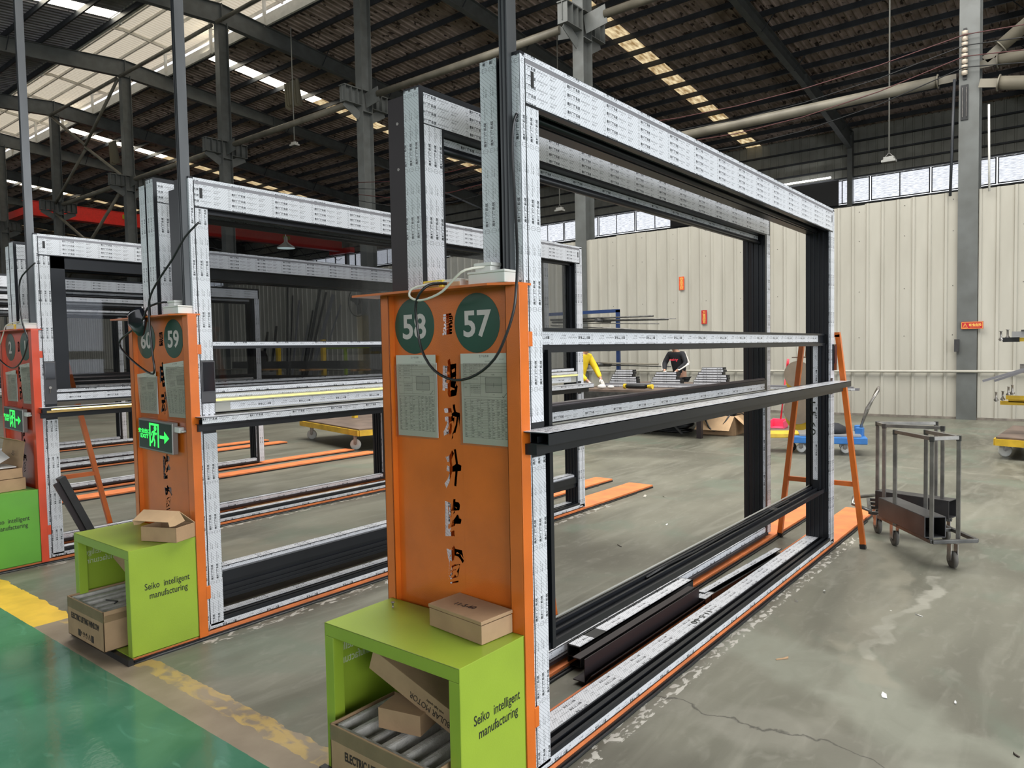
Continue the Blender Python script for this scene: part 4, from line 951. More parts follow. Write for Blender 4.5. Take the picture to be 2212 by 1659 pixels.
wire('cable', [(1.88, 1.74, 1.736), (1.83, 1.80, 1.738), (1.80, 1.825, 1.715), (1.80, 1.858, 1.67), (1.81, 1.865, 1.60), (1.81, 1.845, 1.509), (1.81, 1.785, 1.436), (1.81, 1.688, 1.403), (1.81, 1.593, 1.421), (1.81, 1.511, 1.474), (1.82, 1.470, 1.548), (1.83, 1.444, 1.628), (1.84, 1.440, 1.70), (1.86, 1.449, 1.788), (1.885, 1.47, 1.90), (1.90, 1.488, 2.05), (1.902, 1.494, 2.16), (1.905, 1.49, 2.24), (1.912, 1.48, 2.275)], .0048, CABB, 'black cable hanging in a deep loop across the nearest post')
sk = thing('socket_strip', 'yellow and white extension sockets lying on top of the nearest post', 'socket', (1.88, 1.80, 1.723))
put(MB().box(1.85, 1.90, 1.775, 1.87, 1.724, 1.752, YELPL).box(1.846, 1.850, 1.79, 1.86, 1.728, 1.747, CARD_IN), 'yellow_socket', sk, .006); put(MB().box(1.86, 1.91, 1.70, 1.775, 1.724, 1.752, PLAST).box(1.855, 1.86, 1.70, 1.76, 1.726, 1.742, CARD_IN), 'white_socket', sk, .005)
sk = thing('socket_strip', 'yellow and white sockets on top of the leftmost red-orange post', 'socket', (1.95, 6.30, 1.723))
put(MB().box(1.93, 1.98, 6.22, 6.40, 1.724, 1.765, YELPL), 'yellow_socket', sk, .006); put(MB().box(1.925, 1.93, 6.235, 6.38, 1.73, 1.758, PLAST), 'socket_face', sk)
wire('cable', [(1.99, 6.12, 1.775), (1.95, 6.24, 1.78), (1.91, 6.32, 1.76), (1.90, 6.36, 1.70), (1.90, 6.44, 1.62)], .0045, CABW, 'white cable dropping from the box on the leftmost post')
wire('cable', [(1.94, 3.56, 2.182), (1.90, 3.63, 2.11), (1.87, 3.71, 2.002), (1.85, 3.806, 1.915), (1.84, 3.901, 1.824), (1.84, 3.925, 1.72), (1.84, 3.905, 1.529), (1.84, 3.889, 1.435), (1.84, 3.932, 1.413), (1.84, 4.10, 1.468), (1.84, 4.262, 1.547), (1.84, 4.279, 1.6), (1.84, 4.137, 1.648), (1.84, 3.996, 1.706), (1.85, 3.957, 1.765), (1.88, 3.88, 1.79), (1.91, 3.83, 1.79)], .0055, CABB, 'black cable falling from the light-strip frame and looping over the middle post')
wire('cable', [(1.98, 5.90, 2.19), (1.95, 5.945, 2.148), (1.93, 6.058, 2.075), (1.92, 6.06, 1.926), (1.90, 5.955, 1.755), (1.89, 5.846, 1.637), (1.90, 5.99, 1.507), (1.90, 6.155, 1.444), (1.90, 6.326, 1.458), (1.90, 6.54, 1.53)], .0055, CABB, 'black cable hanging beside single digit discs of the leftmost post')
# black bag on the middle post
mb = MB(); mb.lathe([(.002, -.115), (.018, -.108), (.040, -.07), (.060, -.02), (.050, .018), (.055, .03)], BLKGL, (0, 0, 0), 14)
bg = put(mb, 'plastic_bag', None); bg.location = (1.845, 4.075, 1.722); bg.scale = (.6, 1.35, 1); bg.rotation_euler = (-.35, 0, .1); tag(bg, 'glossy black plastic pouch hanging over the corner of the middle post', 'bag')
# exit signs
def exit_sign(y0, y1, z0, z1, x, label):
    T_ = thing('exit_sign', label, 'sign', (x, (y0 + y1) / 2, z0))
    put(MB().box(x - .032, x, y0, y1, z0, z1, SILV), 'case', T_, .003); f = put(MB().box(x - .0335, x - .032, y0 + .010, y1 - .012, z0 + .010, z1 - .010, EXITB), 'face', T_)
    w, h = y1 - y0, z1 - z0; xf = x - .0345; cy = lambda u: y1 - u * w; cz = lambda v: z0 + v * h
    mb = MB()
    def q(u0, u1, v0, v1): mb.box(xf, xf + .001, cy(u1), cy(u0), cz(v0), cz(v1), EXITG)
    def b(u0, v0, u1, v1, t): mb.bar((xf + .0005, cy(u0), cz(v0)), (xf + .0005, cy(u1), cz(v1)), t * h, .001, EXITG, (1, 0, 0))
    q(.34, .375, .14, .90); q(.34, .62, .83, .90); q(.585, .62, .14, .90)
    put(mb, 'lit_door', f); mb = MB()
    mb.lathe([(.038 * w, 0), (.038 * w, .001)], EXITG, (xf, cy(.515), cz(.745)), 16, 'x')
    b(.49, .66, .455, .42, .11); b(.49, .64, .535, .55, .06); b(.535, .55, .56, .60, .05); b(.46, .64, .42, .60, .05); b(.42, .60, .405, .50, .05); b(.46, .43, .50, .32, .075); b(.50, .32, .485, .16, .07); b(.45, .43, .42, .30, .075); b(.42, .30, .38, .27, .07)
    put(mb, 'lit_runner', f); mb = MB()
    b(.65, .50, .86, .50, .10)
    mb.poly([(xf, cy(.78), cz(.30)), (xf, cy(.78), cz(.70)), (xf, cy(.92), cz(.50))], EXITG); mb.poly([(xf, cy(.78), cz(.30)), (xf, cy(.92), cz(.50)), (xf, cy(.78), cz(.70))], EXITG)
    put(mb, 'lit_arrow', f)
    lettering('lettering', '安全出口', .115 * h * 1.35, (xf, cy(.19), cz(.55)), (0, -1, 0), (0, 0, 1), EXITG, f, offset=.0008, sx=1.35)
    lettering('lettering', 'EXIT', .15 * h * 1.2, (xf, cy(.19), cz(.38)), (0, -1, 0), (0, 0, 1), EXITG, f, offset=.001, sx=1.5)
    put(MB().box(x - .02, x + .01, y0 - .05, y0 + .02, z1 - .05, z1 - .02, PAPER).box(x - .015, x + .012, y0 - .075, y0 - .04, z1 - .045, z1 - .035, PAPER), 'tape', T_, .003)
    T_.rotation_euler = (.035, 0, 0)
    return T_
exit_sign(3.815, 4.20, .985, 1.155, 1.915, 'larger lit green emergency sign with a running man, on the middle post')
exit_sign(6.13, 6.52, .972, 1.142, 1.955, 'smaller looking lit green emergency sign on the leftmost red-orange post')

def obox(name, parent, c, A, B, h, m, z=0, wall=None, lid=False, flutes=False):
    """box on corner c with plan vectors A and B"""
    A = Vector((*A, 0)); B = Vector((*B, 0)); c = Vector((*c, z)); mb = MB(); H = Vector((0, 0, h))
    if wall is None:
        M = Matrix((A, B, H)).transposed().to_4x4(); M.translation = c; mb.box(0, 1, 0, 1, 0, 1, m, M)
    else:
        a = wall / A.length; b = wall / B.length; M = Matrix((A, B, H)).transposed().to_4x4(); M.translation = c
        mb.box(0, 1, 0, 1, 0, wall / h, m, M); mb.box(0, a, 0, 1, 0, 1, m, M).box(1 - a, 1, 0, 1, 0, 1, m, M).box(0, 1, 0, b, 0, 1, m, M).box(0, 1, 1 - b, 1, 0, 1, m, M)
    return put(mb, name, parent, .0015)
# carton on the nearest cabinet
cb = thing('cardboard_box', 'closed brown mailer carton with a handwritten number on the nearest green cabinet', 'box', (1.73, 1.53, .552))
obox('carton_body', cb, (1.757, 1.785), (-.026, -.262), (.145, -.012), .062, CARD, .552); ld = obox('lid', cb, (1.7545, 1.7875), (-.0265, -.266), (.149, -.0115), .012, CARD, .617)
lettering('handwriting', '11-5-60', .033, (1.800, 1.665, .6305), (.05, -1, 0), (-1, -.05, 0) if False else (1, .05, 0), INKG, ld, offset=.0002, sx=.9)
# open carton on the middle cabinet
cb = thing('cardboard_box', 'small brown mailer carton with its lid open on the middle green cabinet', 'box', (1.70, 3.7, .562))
c0 = (1.690, 3.792); A = (.085, -.195); B = (.128, .050)
obox('carton_body', cb, c0, A, B, .075, CARD, .562, wall=.003)
A3, B3 = Vector((*A, 0)), Vector((*B, 0)); b0 = Vector((*c0, .637)) + B3; up_ = Vector((0, 0, .082)); f0_ = b0 - B3 * .80 + up_
def sheet(mb, pts, m, t=.0025):
    pts = [Vector(p) for p in pts]; n = (pts[1] - pts[0]).cross(pts[2] - pts[0]).normalized() * t
    a = pts; b = [p + n for p in pts]; mb.poly(b, m); mb.poly(a[::-1], m)
    for i in range(len(a)): j = (i + 1) % len(a); mb.poly([a[i], a[j], b[j], b[i]], m)
mb = MB(); sheet(mb, [b0, b0 + A3, f0_ + A3, f0_], CARD_IN); fd = f0_ - B3 * .55 + Vector((0, 0, -.04)); sheet(mb, [f0_, f0_ + A3, fd + A3, fd], CARD_IN)
for s, q in ((0, f0_), (1, f0_ + A3)):
    sheet(mb, [q + (b0 - f0_) * .0, q + (b0 - f0_) * .35 + Vector((0, 0, -.03)), q + Vector((0, 0, -.052)) + (fd - f0_) * .45, q + (fd - f0_) * .9 + Vector((0, 0, -.03)), q + (fd - f0_)], CARD_IN)
put(mb, 'lid', cb)
# carton with papers on the leftmost cabinet
cb = thing('cardboard_box', 'large open carton of papers on the leftmost green cabinet', 'box', (1.75, 6.25, .562))
obox('lower_carton', cb, (1.70, 6.02), (.20, .03), (-.02, .40), .085, CARD, .562); obox('carton_body', cb, (1.68, 6.03), (.20, .01), (-.01, .42), .07, CARD, .650, wall=.004)
mb = MB(); sheet(mb, [(1.88, 6.05, .72), (1.86, 6.46, .72), (1.90, 6.47, .90), (1.92, 6.10, .90)], CARD); sheet(mb, [(1.92, 6.10, .90), (1.90, 6.47, .90), (1.83, 6.46, .93), (1.84, 6.07, .93)], CARD_IN); put(mb, 'lid', cb)
lettering('handwriting', '-55', .05, (1.872, 6.20, .80), (0, -1, 0), (.1, 0, 1), INKG, cb, offset=.0003)
tag(put(MB().box(1.70, 1.86, 6.10, 6.33, .722, .728, PAPER, Matrix.Rotation(.0, 4, 'Z')), 'paper_stack', None), 'white papers lying in the open carton on the leftmost cabinet', 'paper')
mb = MB(); sheet(mb, [(1.70, 6.08, .735), (1.70, 6.30, .76), (1.84, 6.34, .83), (1.84, 6.16, .79)], PAPER, .001); tag(put(mb, 'paper_sheet', None), 'printed sheet leaning up in the carton at the left edge', 'paper')

# contents of the cabinets
def foam_tray(parent, x0, x1, y0, y1, z, seed):
    r = random.Random(seed); mb = MB(); t = .02
    mb.box(x0, x1, y0, y0 + t, z - .05, z, FOAM).box(x0, x1, y1 - t, y1, z - .05, z, FOAM).box(x0, x0 + t, y0, y1, z - .05, z, FOAM).box(x1 - t, x1, y0, y1, z - .05, z, FOAM).box(x0, x1, y0, y1, z - .06, z - .045, FOAM)
    o = put(mb, 'foam_tray', parent, .006); k = 6
    for i in range(1, k):
        y = y0 + (y1 - y0) * i / k; w = r.uniform(.012, .022)
        put(MB().box(x0 + .01, x1 - .01, y - w, y + w, z - .05, z - r.uniform(.0, .014), FOAM), 'foam_ridge', o, .008)
def big_carton(x0, x1, y0, y1, z1, label, seed, front=True):
    B = thing('cardboard_box', label, 'box', (x0, (y0 + y1) / 2, .036)); z0 = .036; t = .005
    put(MB().box(x0, x0 + t, y0, y1, z0, z1, CARD).box(x1 - t, x1, y0, y1, z0, z1, CARD).box(x0, x1, y0, y0 + t, z0, z1, CARD).box(x0, x1, y1 - t, y1, z0, z1, CARD).box(x0, x1, y0, y1, z0, z0 + t, CARD), 'carton_body', B, .001)
    put(MB().box(x0 - .0008, x0, y0, y1, z1 - .055, z1 - .004, WRAP).box(x0, x1, y0 - .0008, y0, z1 - .055, z1 - .02, WRAP), 'packing_tape', B)
    foam_tray(B, x0 + .007, x1 - .007, y0 + .007, y1 - .007, z1 - .008, seed)
    lettering('lettering', 'ELECTRIC LIFTING WINDOW', .042, (x0 - .001, (y0 + y1) / 2, z1 - .105), (0, -1, 0), (0, 0, 1), INKG, B, offset=.0012, sx=.62)
    for k in range(2): put(MB().box(x0 - .001, x0, y1 - .16 - k * .16, y1 - .13 - k * .16, z0 + .02, z0 + .055, INKG), 'printed_mark', B)
    for k in range(4): lettering('printed_mark', '↑☂✋⚠'[k], .028, (x0 - .001, (y0 + y1) / 2 + .05 - k * .033, z0 + .03), (0, -1, 0), (0, 0, 1), INKG, B)
    return B
big_carton(1.505, 1.80, 1.53, 2.025, .235, 'large lettered carton with foam inserts inside the nearest green cabinet', 3)
big_carton(1.50, 1.85, 3.815, 4.255, .240, 'large lettered carton with foam inserts inside the middle green cabinet', 5)
def turned_box(name, label, c, size, rot, m=CARD, txt_=None, dark=None):
    o = MB().box(-size[0] / 2, size[0] / 2, -size[1] / 2, size[1] / 2, 0, size[2], m).build(name, None, .0015); o.location = c; o.rotation_euler = rot
    tag(o, label, 'box'); return o
turned_box('cardboard_box', 'small plain carton lying on the foam in the nearest cabinet', (1.66, 1.80, .236), (.115, .165, .07), (0, 0, .25))
tb = turned_box('cardboard_box', 'long motor carton slanting down inside the nearest green cabinet', (1.715, 1.765, .315), (.12, .46, .075), (.33, 0, .05))
lettering('lettering', 'TUBULAR MOTOR', .03, (-.0606, -.08, .035), (0, 1, 0), (0, 0, -1), INKG, tb, sx=.9, local=True); lettering('lettering', 'with high quality', .012, (-.0606, -.08, .052), (0, 1, 0), (0, 0, -1), INKG, tb, local=True)
turned_box('cardboard_box', 'plain brown carton standing behind the foam in the middle cabinet', (1.80, 3.86, .235), (.10, .22, .12), (0, 0, .1))
tb = turned_box('cardboard_box', 'long carton slanting down inside the middle green cabinet', (1.76, 3.97, .33), (.11, .42, .085), (.38, 0, 0))
lettering('printed_mark', '↑ ☂ ⚠', .035, (-.0556, -.02, .03), (0, -1, 0), (0, 0, 1), INKG, tb, local=True)
mb = MB()
for i in range(7): mb.lathe([(.002, 0), (.014, .006), (.012, .012), (.002, .018)], REDP, (1.70 + random.uniform(-.03, .03), 3.86 + random.uniform(-.04, .04), .232), 6)
tag(mb.build('red_net_bag'), 'red net bag crumpled on the foam in the middle cabinet', 'bag')
tag(MB().tube([(1.60, 4.02, .236), (1.62, 3.93, .240), (1.60, 3.92, .236)], .004, RAWST, 6).build('wrench'), 'small dark tool lying on the foam in the middle cabinet', 'tool')
tag(MB().lathe([(.003, 0), (.003, .018), (.007, .019), (.007, .023)], GALV, (1.80, 2.02, .5515), 8).build('screw_on_cabinet'), 'tiny screw left standing on the nearest green cabinet', 'screw')

# loose profiles on the floor between the two nearest frames
L = thing('aluminium_profile', 'loose dark brown channel lying between the two nearest frames', 'profile', (3.3, 1.80, 0))
mb = MB(); mb.box(2.66, 3.86, 1.735, 1.739, .018, .125, BROWN).box(2.66, 3.86, 1.739, 1.80, .018, .022, BROWN).box(2.66, 3.86, 1.76, 1.80, .118, .122, BROWN)
M = Matrix.Translation((2.66, 1.735, .02)) @ Matrix.Rotation(.65, 4, 'X'); mb.box(0, 1.2, -.10, 0, 0, .004, BROWN, M); mb.box(0, 1.2, -.004, 0, -.0, .05, BROWN, M); mb.box(0, 1.2, -.10, -.096, -.012, .012, BROWN, M)
put(mb, 'channel', L)
L = thing('aluminium_profile', 'loose profile with torn printed film beside the brown channel', 'profile', (3.3, 1.86, 0))
mb = MB(); mb.box(2.78, 4.0, 1.835, 1.84, .018, .115, BLACK).box(2.78, 4.0, 1.905, 1.91, .018, .115, BLACK).box(2.78, 4.0, 1.835, 1.91, .11, .115, BLACK).box(2.78, 4.0, 1.84, 1.905, .06, .064, BLACK).box(2.78, 4.0, 1.835, 1.91, .018, .021, BLACK); pr = put(mb, 'hollow_section', L)
fm = MB(); film_face(fm, '+Z', .115, (2.785, 2.91, 1.842, 1.905), '-X'); film_face(fm, '+Z', .115, (3.02, 3.99, 1.842, 1.905), '-X'); put(fm, 'protective_film', pr)
L = thing('aluminium_profile', 'film patch at the far end of the brown channel', 'profile', (3.9, 1.74, 0)); mb = MB(); mb.box(3.87, 4.02, 1.70, 1.77, .0, .06, BLACK); pr = put(mb, 'profile_end', L); fm = MB(); film_face(fm, '+Z', .06, (3.875, 4.0, 1.702, 1.768), '-X'); put(fm, 'protective_film', pr)
L = thing('aluminium_profile', 'loose black channel with film on its top, near the far sill end of the nearest frame', 'profile', (4.5, 1.70, 0))
R3 = Matrix.Translation((3.95, 1.742, 0)) @ Matrix.Rotation(-.045, 4, 'Z'); mb = MB()
mb.box(0, 1.2, -.045, -.041, 0, .065, BLACK, R3).box(0, 1.2, .041, .045, 0, .065, BLACK, R3).box(0, 1.2, -.045, .045, .03, .034, BLACK, R3).box(0, 1.2, .0, .045, .061, .065, BLACK, R3).box(0, 1.2, -.02, -.016, 0, .05, BLACK, R3).box(0, 1.2, -.045, .045, 0, .003, BLACK, R3)
pr = put(mb, 'channel', L); fm = MB(); film_face(fm, '+Z', .065, (.01, 1.19, .002, .043), '-X'); 
o = fm.build('protective_film', pr); o.data.transform(Matrix.Translation(-Vector(L.location)) @ R3)
# leaning profile and wooden strip near the leftmost frame
tag(MB().bar((2.06, 5.86, .64), (2.32, 5.86, .03), .05, .06, BLACK, (0, 1, 0)).bar((2.03, 5.86, .60), (2.28, 5.86, .03), .04, .02, BROWN, (0, 1, 0)).build('aluminium_profile'), 'black profile leaning against the leftmost glazed frame', 'profile')
tag(put(MB().box(3.85, 5.25, 6.28, 6.42, .0, .03, WOODL), 'timber_strip', None), 'pale timber plank lying between the boards of the leftmost row', 'timber')

# ================================================================== steel frame trolleys at the right
def caster(parent, x, y, zt, r=.055, m=RUBG, ang=.6):
    c = math.cos(ang); s = math.sin(ang); o_ = MB()
    o_.bar((x, y, zt - .008), (x + .001, y, zt), .08, .08, GALV)
    for k in (-1, 1): o_.bar((x - s * .022 * k, y + c * .022 * k, zt - .008), (x - s * .022 * k, y + c * .022 * k, r), .004, .05, GALV, (c, s, 0))
    fk = put(o_, 'caster_fork', parent)
    w = MB().lathe([(r * .35, -.016), (r * .8, -.016), (r, -.011), (r, .011), (r * .8, .016), (r * .35, .016)], m, (0, 0, 0), 20, 'y'); w.lathe([(.01, -.028), (.01, .028)], GALV, (0, 0, 0), 8, 'y')
    wo = w.build('wheel', parent); P = Vector(parent.location); wo.location = Vector((x, y, r)) - P; wo.rotation_euler = (0, 0, ang)
def frame_trolley(cor, zt, posts, ztop, label, casts):
    T = thing('frame_trolley', label, 'trolley', (sum(c[0] for c in cor) / 4, sum(c[1] for c in cor) / 4, 0)); t = .025
    V = [Vector((*c, zt)) for c in cor]
    for i in range(4): put(MB().bar(V[i], V[(i + 1) % 4], t, t, RAWST), 'base_tube', T, .003)
    for f in (.3, .6): put(MB().bar(V[0].lerp(V[1], f), V[3].lerp(V[2], f), t, t, RAWST), 'base_tube', T, .003)
    for x, y in posts: put(MB().bar((x, y, zt), (x, y, ztop), t, t, GALV if False else RAWT, (1, 0, 0)), 'upright', T, .002)
    Q = [Vector((x, y, ztop)) for x, y in posts]
    for i in ((0, 1), (1, 2), (2, 3)): put(MB().bar(Q[i[0]], Q[i[1]], t, t, RAWT), 'top_tube', T, .002)
    for q in Q: put(MB().box(q.x - .015, q.x + .015, q.y - .015, q.y + .015, q.z - .022, q.z + .015, RAWST), 'corner_weld', T, .003)
    for x, y in casts: caster(T, x, y, zt - t / 2)
    return T
RAWT = mat('ground_steel_tube', (.23, .225, .21), .36, .65, vary=.3, vscale=9)
frame_trolley([(6.02, 1.25), (5.42, .80), (5.62, .57), (6.22, 1.0)], .185, [(5.78, 1.09), (5.46, .81), (5.60, .675), (5.88, .91)], .865, 'front bare steel frame trolley with tall open uprights, right of the trestle', [(5.93, 1.12), (5.55, .70)])
frame_trolley([(6.66, 1.46), (6.13, 1.33), (6.20, .80), (6.70, .86)], .18, [(6.52, .94), (6.33, 1.32), (6.17, 1.24), (6.19, .85)], .865, 'rear bare steel frame trolley, its uprights behind the front trolley', [(6.29, .84), (6.25, 1.30), (6.6, 1.38)])
def sq_tube(a, b, w, label):
    mb = MB(); a, b = Vector(a), Vector(b)
    u = (b - a).normalized().cross(Vector((0, 0, 1))).normalized(); z = Vector((0, 0, 1))
    for s in (-1, 1): mb.bar(a + u * s * (w / 2), b + u * s * (w / 2), .006, w, RAWD); mb.bar(a + z * s * (w / 2), b + z * s * (w / 2), w, .006, RAWD)
    return tag(mb.build('square_tube'), label, 'steel tube')
RAWD = mat('black_mill_steel', (.050, .050, .052), .42, .4, vary=.3, vscale=6)
sq_tube((5.98, 1.175, .275), (5.47, .79, .275), .135, 'short thick black square steel tube with open end, on the front trolley')
sq_tube((6.30, 1.30, .27), (6.17, .78, .27), .13, 'thick black square steel tube lying across the rear trolley')
tag(MB().tube([(6.40, 1.36, .27), (6.22, 1.47, .27), (6.06, 1.44, .25), (6.10, 1.31, .20)], .014, RAWT, 8).build('pull_handle'), 'bent steel pull handle at the left end of the trolleys', 'handle')

# ================================================================== things by the partition
def flat(name, y0, y1, z0, z1, m, x=16.385): return put(MB().box(x, x + .004, y0, y1, z0, z1, m), name, None)
p1 = flat('paper_couplet', 7.685, 7.82, 2.88, 3.20, REDPAP); tag(p1, 'red paper couplet on the partition, upper left one', 'poster'); 
for i, ch in enumerate('恭喜发财'): lettering('gold_character', ch, .085, (16.383, 7.752, 3.115 - i * .073), (0, -1, 0), (0, 0, 1), GOLD, p1)
p2 = flat('paper_couplet', 7.115, 7.25, 2.04, 2.365, REDLAB); tag(p2, 'red paper couplet on the partition, lower right one with clear gold characters', 'poster')
for i, ch in enumerate('万事顺意'): lettering('gold_character', ch, .085, (16.383, 7.182, 2.28 - i * .073), (0, -1, 0), (0, 0, 1), GOLD, p2)
W_ = thing('warning_sign', 'red and gold electricity warning sign fixed across the right column', 'sign', (16.30, 1.77, 1.74))
sgn = put(MB().box(16.318, 16.326, 1.59, 1.95, 1.74, 1.88, REDLAB), 'plate', W_)
mb = MB(); x = 16.316
for a, b in (((1.60, 1.75), (1.94, 1.75)), ((1.60, 1.87), (1.94, 1.87)), ((1.60, 1.75), (1.60, 1.87)), ((1.94, 1.75), (1.94, 1.87)), ((1.925, 1.765), (1.885, 1.85)), ((1.885, 1.85), (1.845, 1.765)), ((1.845, 1.765), (1.925, 1.765)), ((1.885, 1.785), (1.885, 1.825))): mb.bar((x, *a), (x, *b), .005, .002, GOLD, (1, 0, 0))
put(mb, 'border_and_triangle', sgn); lettering('lettering', '有电危险', .052, (16.3165, 1.722, 1.80), (0, -1, 0), (0, 0, 1), GOLD, sgn, offset=.0008); lettering('lettering', 'DANGER ELECTRICITY', .02, (16.3165, 1.722, 1.77), (0, -1, 0), (0, 0, 1), GOLD, sgn, sx=.8)
tag(put(MB().box(16.30, 16.345, 1.98, 2.06, 1.31, 1.55, RAWD), 'switch_box', None), 'small dark box on the left edge of the right column', 'box')
I_ = thing('insulator_rack', 'rack of ceramic insulators high on the right column', 'insulators', (16.3, 1.93, 6.7))
for k in range(8):
    z = 7.30 - k * .105; put(MB().lathe([(.02, -.045), (.055, -.03), (.05, 0), (.055, .03), (.02, .045)], CERAM, (16.30, 1.93, z), 12), 'insulator', I_)
put(MB().box(16.33, 16.348, 1.9, 1.96, 6.45, 7.40, BLACK), 'bracket', I_)
tag(put(MB().box(16.33, 16.348, 1.87, 1.99, 5.7, 6.35, BLACK).box(16.31, 16.33, 1.895, 1.90, 5.75, 6.3, GALV).box(16.31, 16.33, 1.96, 1.965, 5.75, 6.3, GALV), 'slotted_bracket', None), 'slotted bracket below the insulators on the right column', 'bracket')
for k, (z, m, l) in enumerate(((7.25, DKRED, 'uppermost dark red power line through the insulators'), (7.05, CABB, 'black power line second from the top at the insulators'), (6.85, DKRED, 'third power line from the top, dark red'), (6.65, CABB, 'lowest thin black power line at the insulators'))):
    pts = []
    for (ya, yb_) in ((-12, 1.93), (1.93, 10.7), (10.7, 19.4)):
        for t in range(6): u = t / 6; pts.append((16.24, ya + (yb_ - ya) * u, z - .35 * 4 * u * (1 - u) * (1 + .3 * k)))
    pts.append((16.24, 19.4, z)); tag(MB().tube(pts, .011, m, 5).build('power_line'), l, 'cable')
tag(MB().tube([(16.32, 2.15, 4.3), (16.36, 2.10, 6.5)], .025, STEEL_D, 6).build('riser_pipe'), 'thin slanting riser beside the right column', 'pipe')
tag(MB().tube([(16.33, 1.52, 4.3), (16.33, 1.54, 5.9)], .02, PLAST, 6).build('white_conduit'), 'short white conduit at the right side of the column', 'pipe')

# hanging lamps
def hang_lamp(c, top, label, kind='flood'):
    T = thing('hanging_lamp', label, 'lamp', c); x, y, z = c
    put(MB().tube([(x, y, z + .25), (x, y, top)], .022, BEIGE, 6), 'cord', T)
    if kind == 'flood':
        put(MB().box(x - .13, x + .13, y - .19, y + .19, z, z + .07, PLAST).box(x - .09, x + .09, y - .14, y + .14, z + .07, z + .16, PLAST), 'housing', T, .01); put(MB().box(x - .11, x + .11, y - .17, y + .17, z - .006, z, SILV), 'lens', T)
        put(MB().bar((x, y - .17, z + .1), (x, y, z + .28), .015, .015, SILV).bar((x, y + .17, z + .1), (x, y, z + .28), .015, .015, SILV), 'bracket', T)
    else:
        put(MB().lathe([(.36, 0), (.33, .05), (.12, .20), (.07, .24), (.07, .42), (.03, .46)], SILV, c, 28), 'shade', T); put(MB().lathe([(.34, -.004), (.05, -.012), (.0, -.012)], mat('lamp_diffuser', (.75, .85, .85), .5, emit=(.8, 1, 1), es=.7), c, 28), 'lens', T)
hang_lamp((24.0, 4.73, 6.83), rz(24) - .3, 'white floodlight on a long rod before the right window band')
hang_lamp((19.3, 27.18, 10.55), rz(19.3) - .3, 'white floodlight hanging below the cloth')
hang_lamp((26.0, 17.9, 7.42), rz(26) - .3, 'small floodlight on a rod seen below the head of the second frame')
hang_lamp((17.2, 25.0, 5.72), 6.75, 'bell shaped lamp seen through the glass of the light-strip frame', 'bell')
# cloth hanging from the skylight
def cloth(y0, y1, z1, z0, x):
    mb = MB(); n = 40
    P_ = lambda i, j: (x + .07 * math.sin(i * .9) * (1 + .2 * j) + .02 * j, y0 + (y1 - y0) * i / n, z1 + (z0 - z1) * j / 6 - (.08 * math.sin(i * .7) if j == 6 else 0))
    for i in range(n):
        for j in range(6): mb.poly([P_(i, j), P_(i + 1, j), P_(i + 1, j + 1), P_(i, j + 1)], CLOTH, smooth=True); 
    return mb
tag(cloth(31.35, 32.45, 15.35, 14.15, 22.6).build('hanging_cloth'), 'grey beige cloth hanging down from the skylight strip', 'cloth')
tag(cloth(48.3, 49.1, 15.2, 13.9, 21.0).build('hanging_cloth'), 'distant cloth hanging at the upper left skylight', 'cloth')

# work table with stacks of profiles
T = thing('work_table', 'dark steel work table crowded with filmed profiles by the partition', 'table', (12.6, 6.3, 0))
put(MB().box(11.05, 14.0, 4.9, 7.5, .74, .78, PLYW), 'table_top', T); put(MB().box(11.0, 11.06, 4.9, 7.5, .60, .74, RAWST).box(11.0, 14.0, 4.85, 4.92, .6, .74, PLYW).box(11.0, 14.0, 7.45, 7.52, .6, .74, RAWST), 'apron', T)
for x, y in ((11.2, 5.0), (11.2, 7.4), (13.8, 5.0), (13.8, 7.4)): put(MB().box(x - .04, x + .04, y - .04, y + .04, 0, .6, BROWN), 'leg', T)
for y in (5.6, 6.6): put(MB().bar((11.2, y - .3, .05), (11.2, y + .3, .6), .03, .03, BLACK, (1, 0, 0)).bar((11.2, y + .3, .05), (11.2, y - .3, .6), .03, .03, BLACK, (1, 0, 0)), 'scissor_brace', T)
put(MB().box(11.3, 13.9, 5.35, 7.4, .30, .33, PLYW), 'lower_shelf', T)
for k in range(26):
    x, y = 11.35 + random.random() * .5, 5.2 + random.random() * 2.1
    tag(MB().lathe([(.0, -.03), (.05, -.02), (.055, .02), (.02, .05)], random.choice([RAWD, BLACK, RAWT, BROWN]), (x, y, .36), 8).build('machine_part'), 'small metal part in the clutter on the lower shelf of the work table', 'part', 'machine parts on the lower shelf of the work table')
def stack(x0, x1, y0, y1, z, n, where):
    ORD = ['lowest', 'second lowest', 'third', 'fourth', 'fifth', 'sixth', 'seventh']
    for k in range(n):
        d = random.uniform(-.02, .02); q = .0 if k < n - 1 else .0
        o = MB().box(x0, x0 + .12, y0 + d + .08 * (k > n - 4), y1 + d - .03 * k, z + k * .046, z + k * .046 + .041, DARK); fm = MB()
        p = tag(put(o, 'filmed_profile', None), 'film-wrapped cut profile, %s of the %s stack on the work table' % ((ORD[k] if k < n - 1 else 'topmost'), where), 'profile', 'profiles in the %s stack on the work table' % where)
        fm = MB(); film_face(fm, '-X', x0, (y0 + d + .02 + .08 * (k > n - 4), y1 + d - .03 * k - .01, z + k * .046 + .006, z + k * .046 + .036), '-Y'); put(fm, 'protective_film', p)
stack(12.8, 13.0, 7.02, 7.66, .80, 6, 'left'); stack(12.8, 13.0, 6.08, 6.73, .80, 5, 'middle'); stack(12.8, 13.0, 5.16, 5.84, .80, 7, 'right')
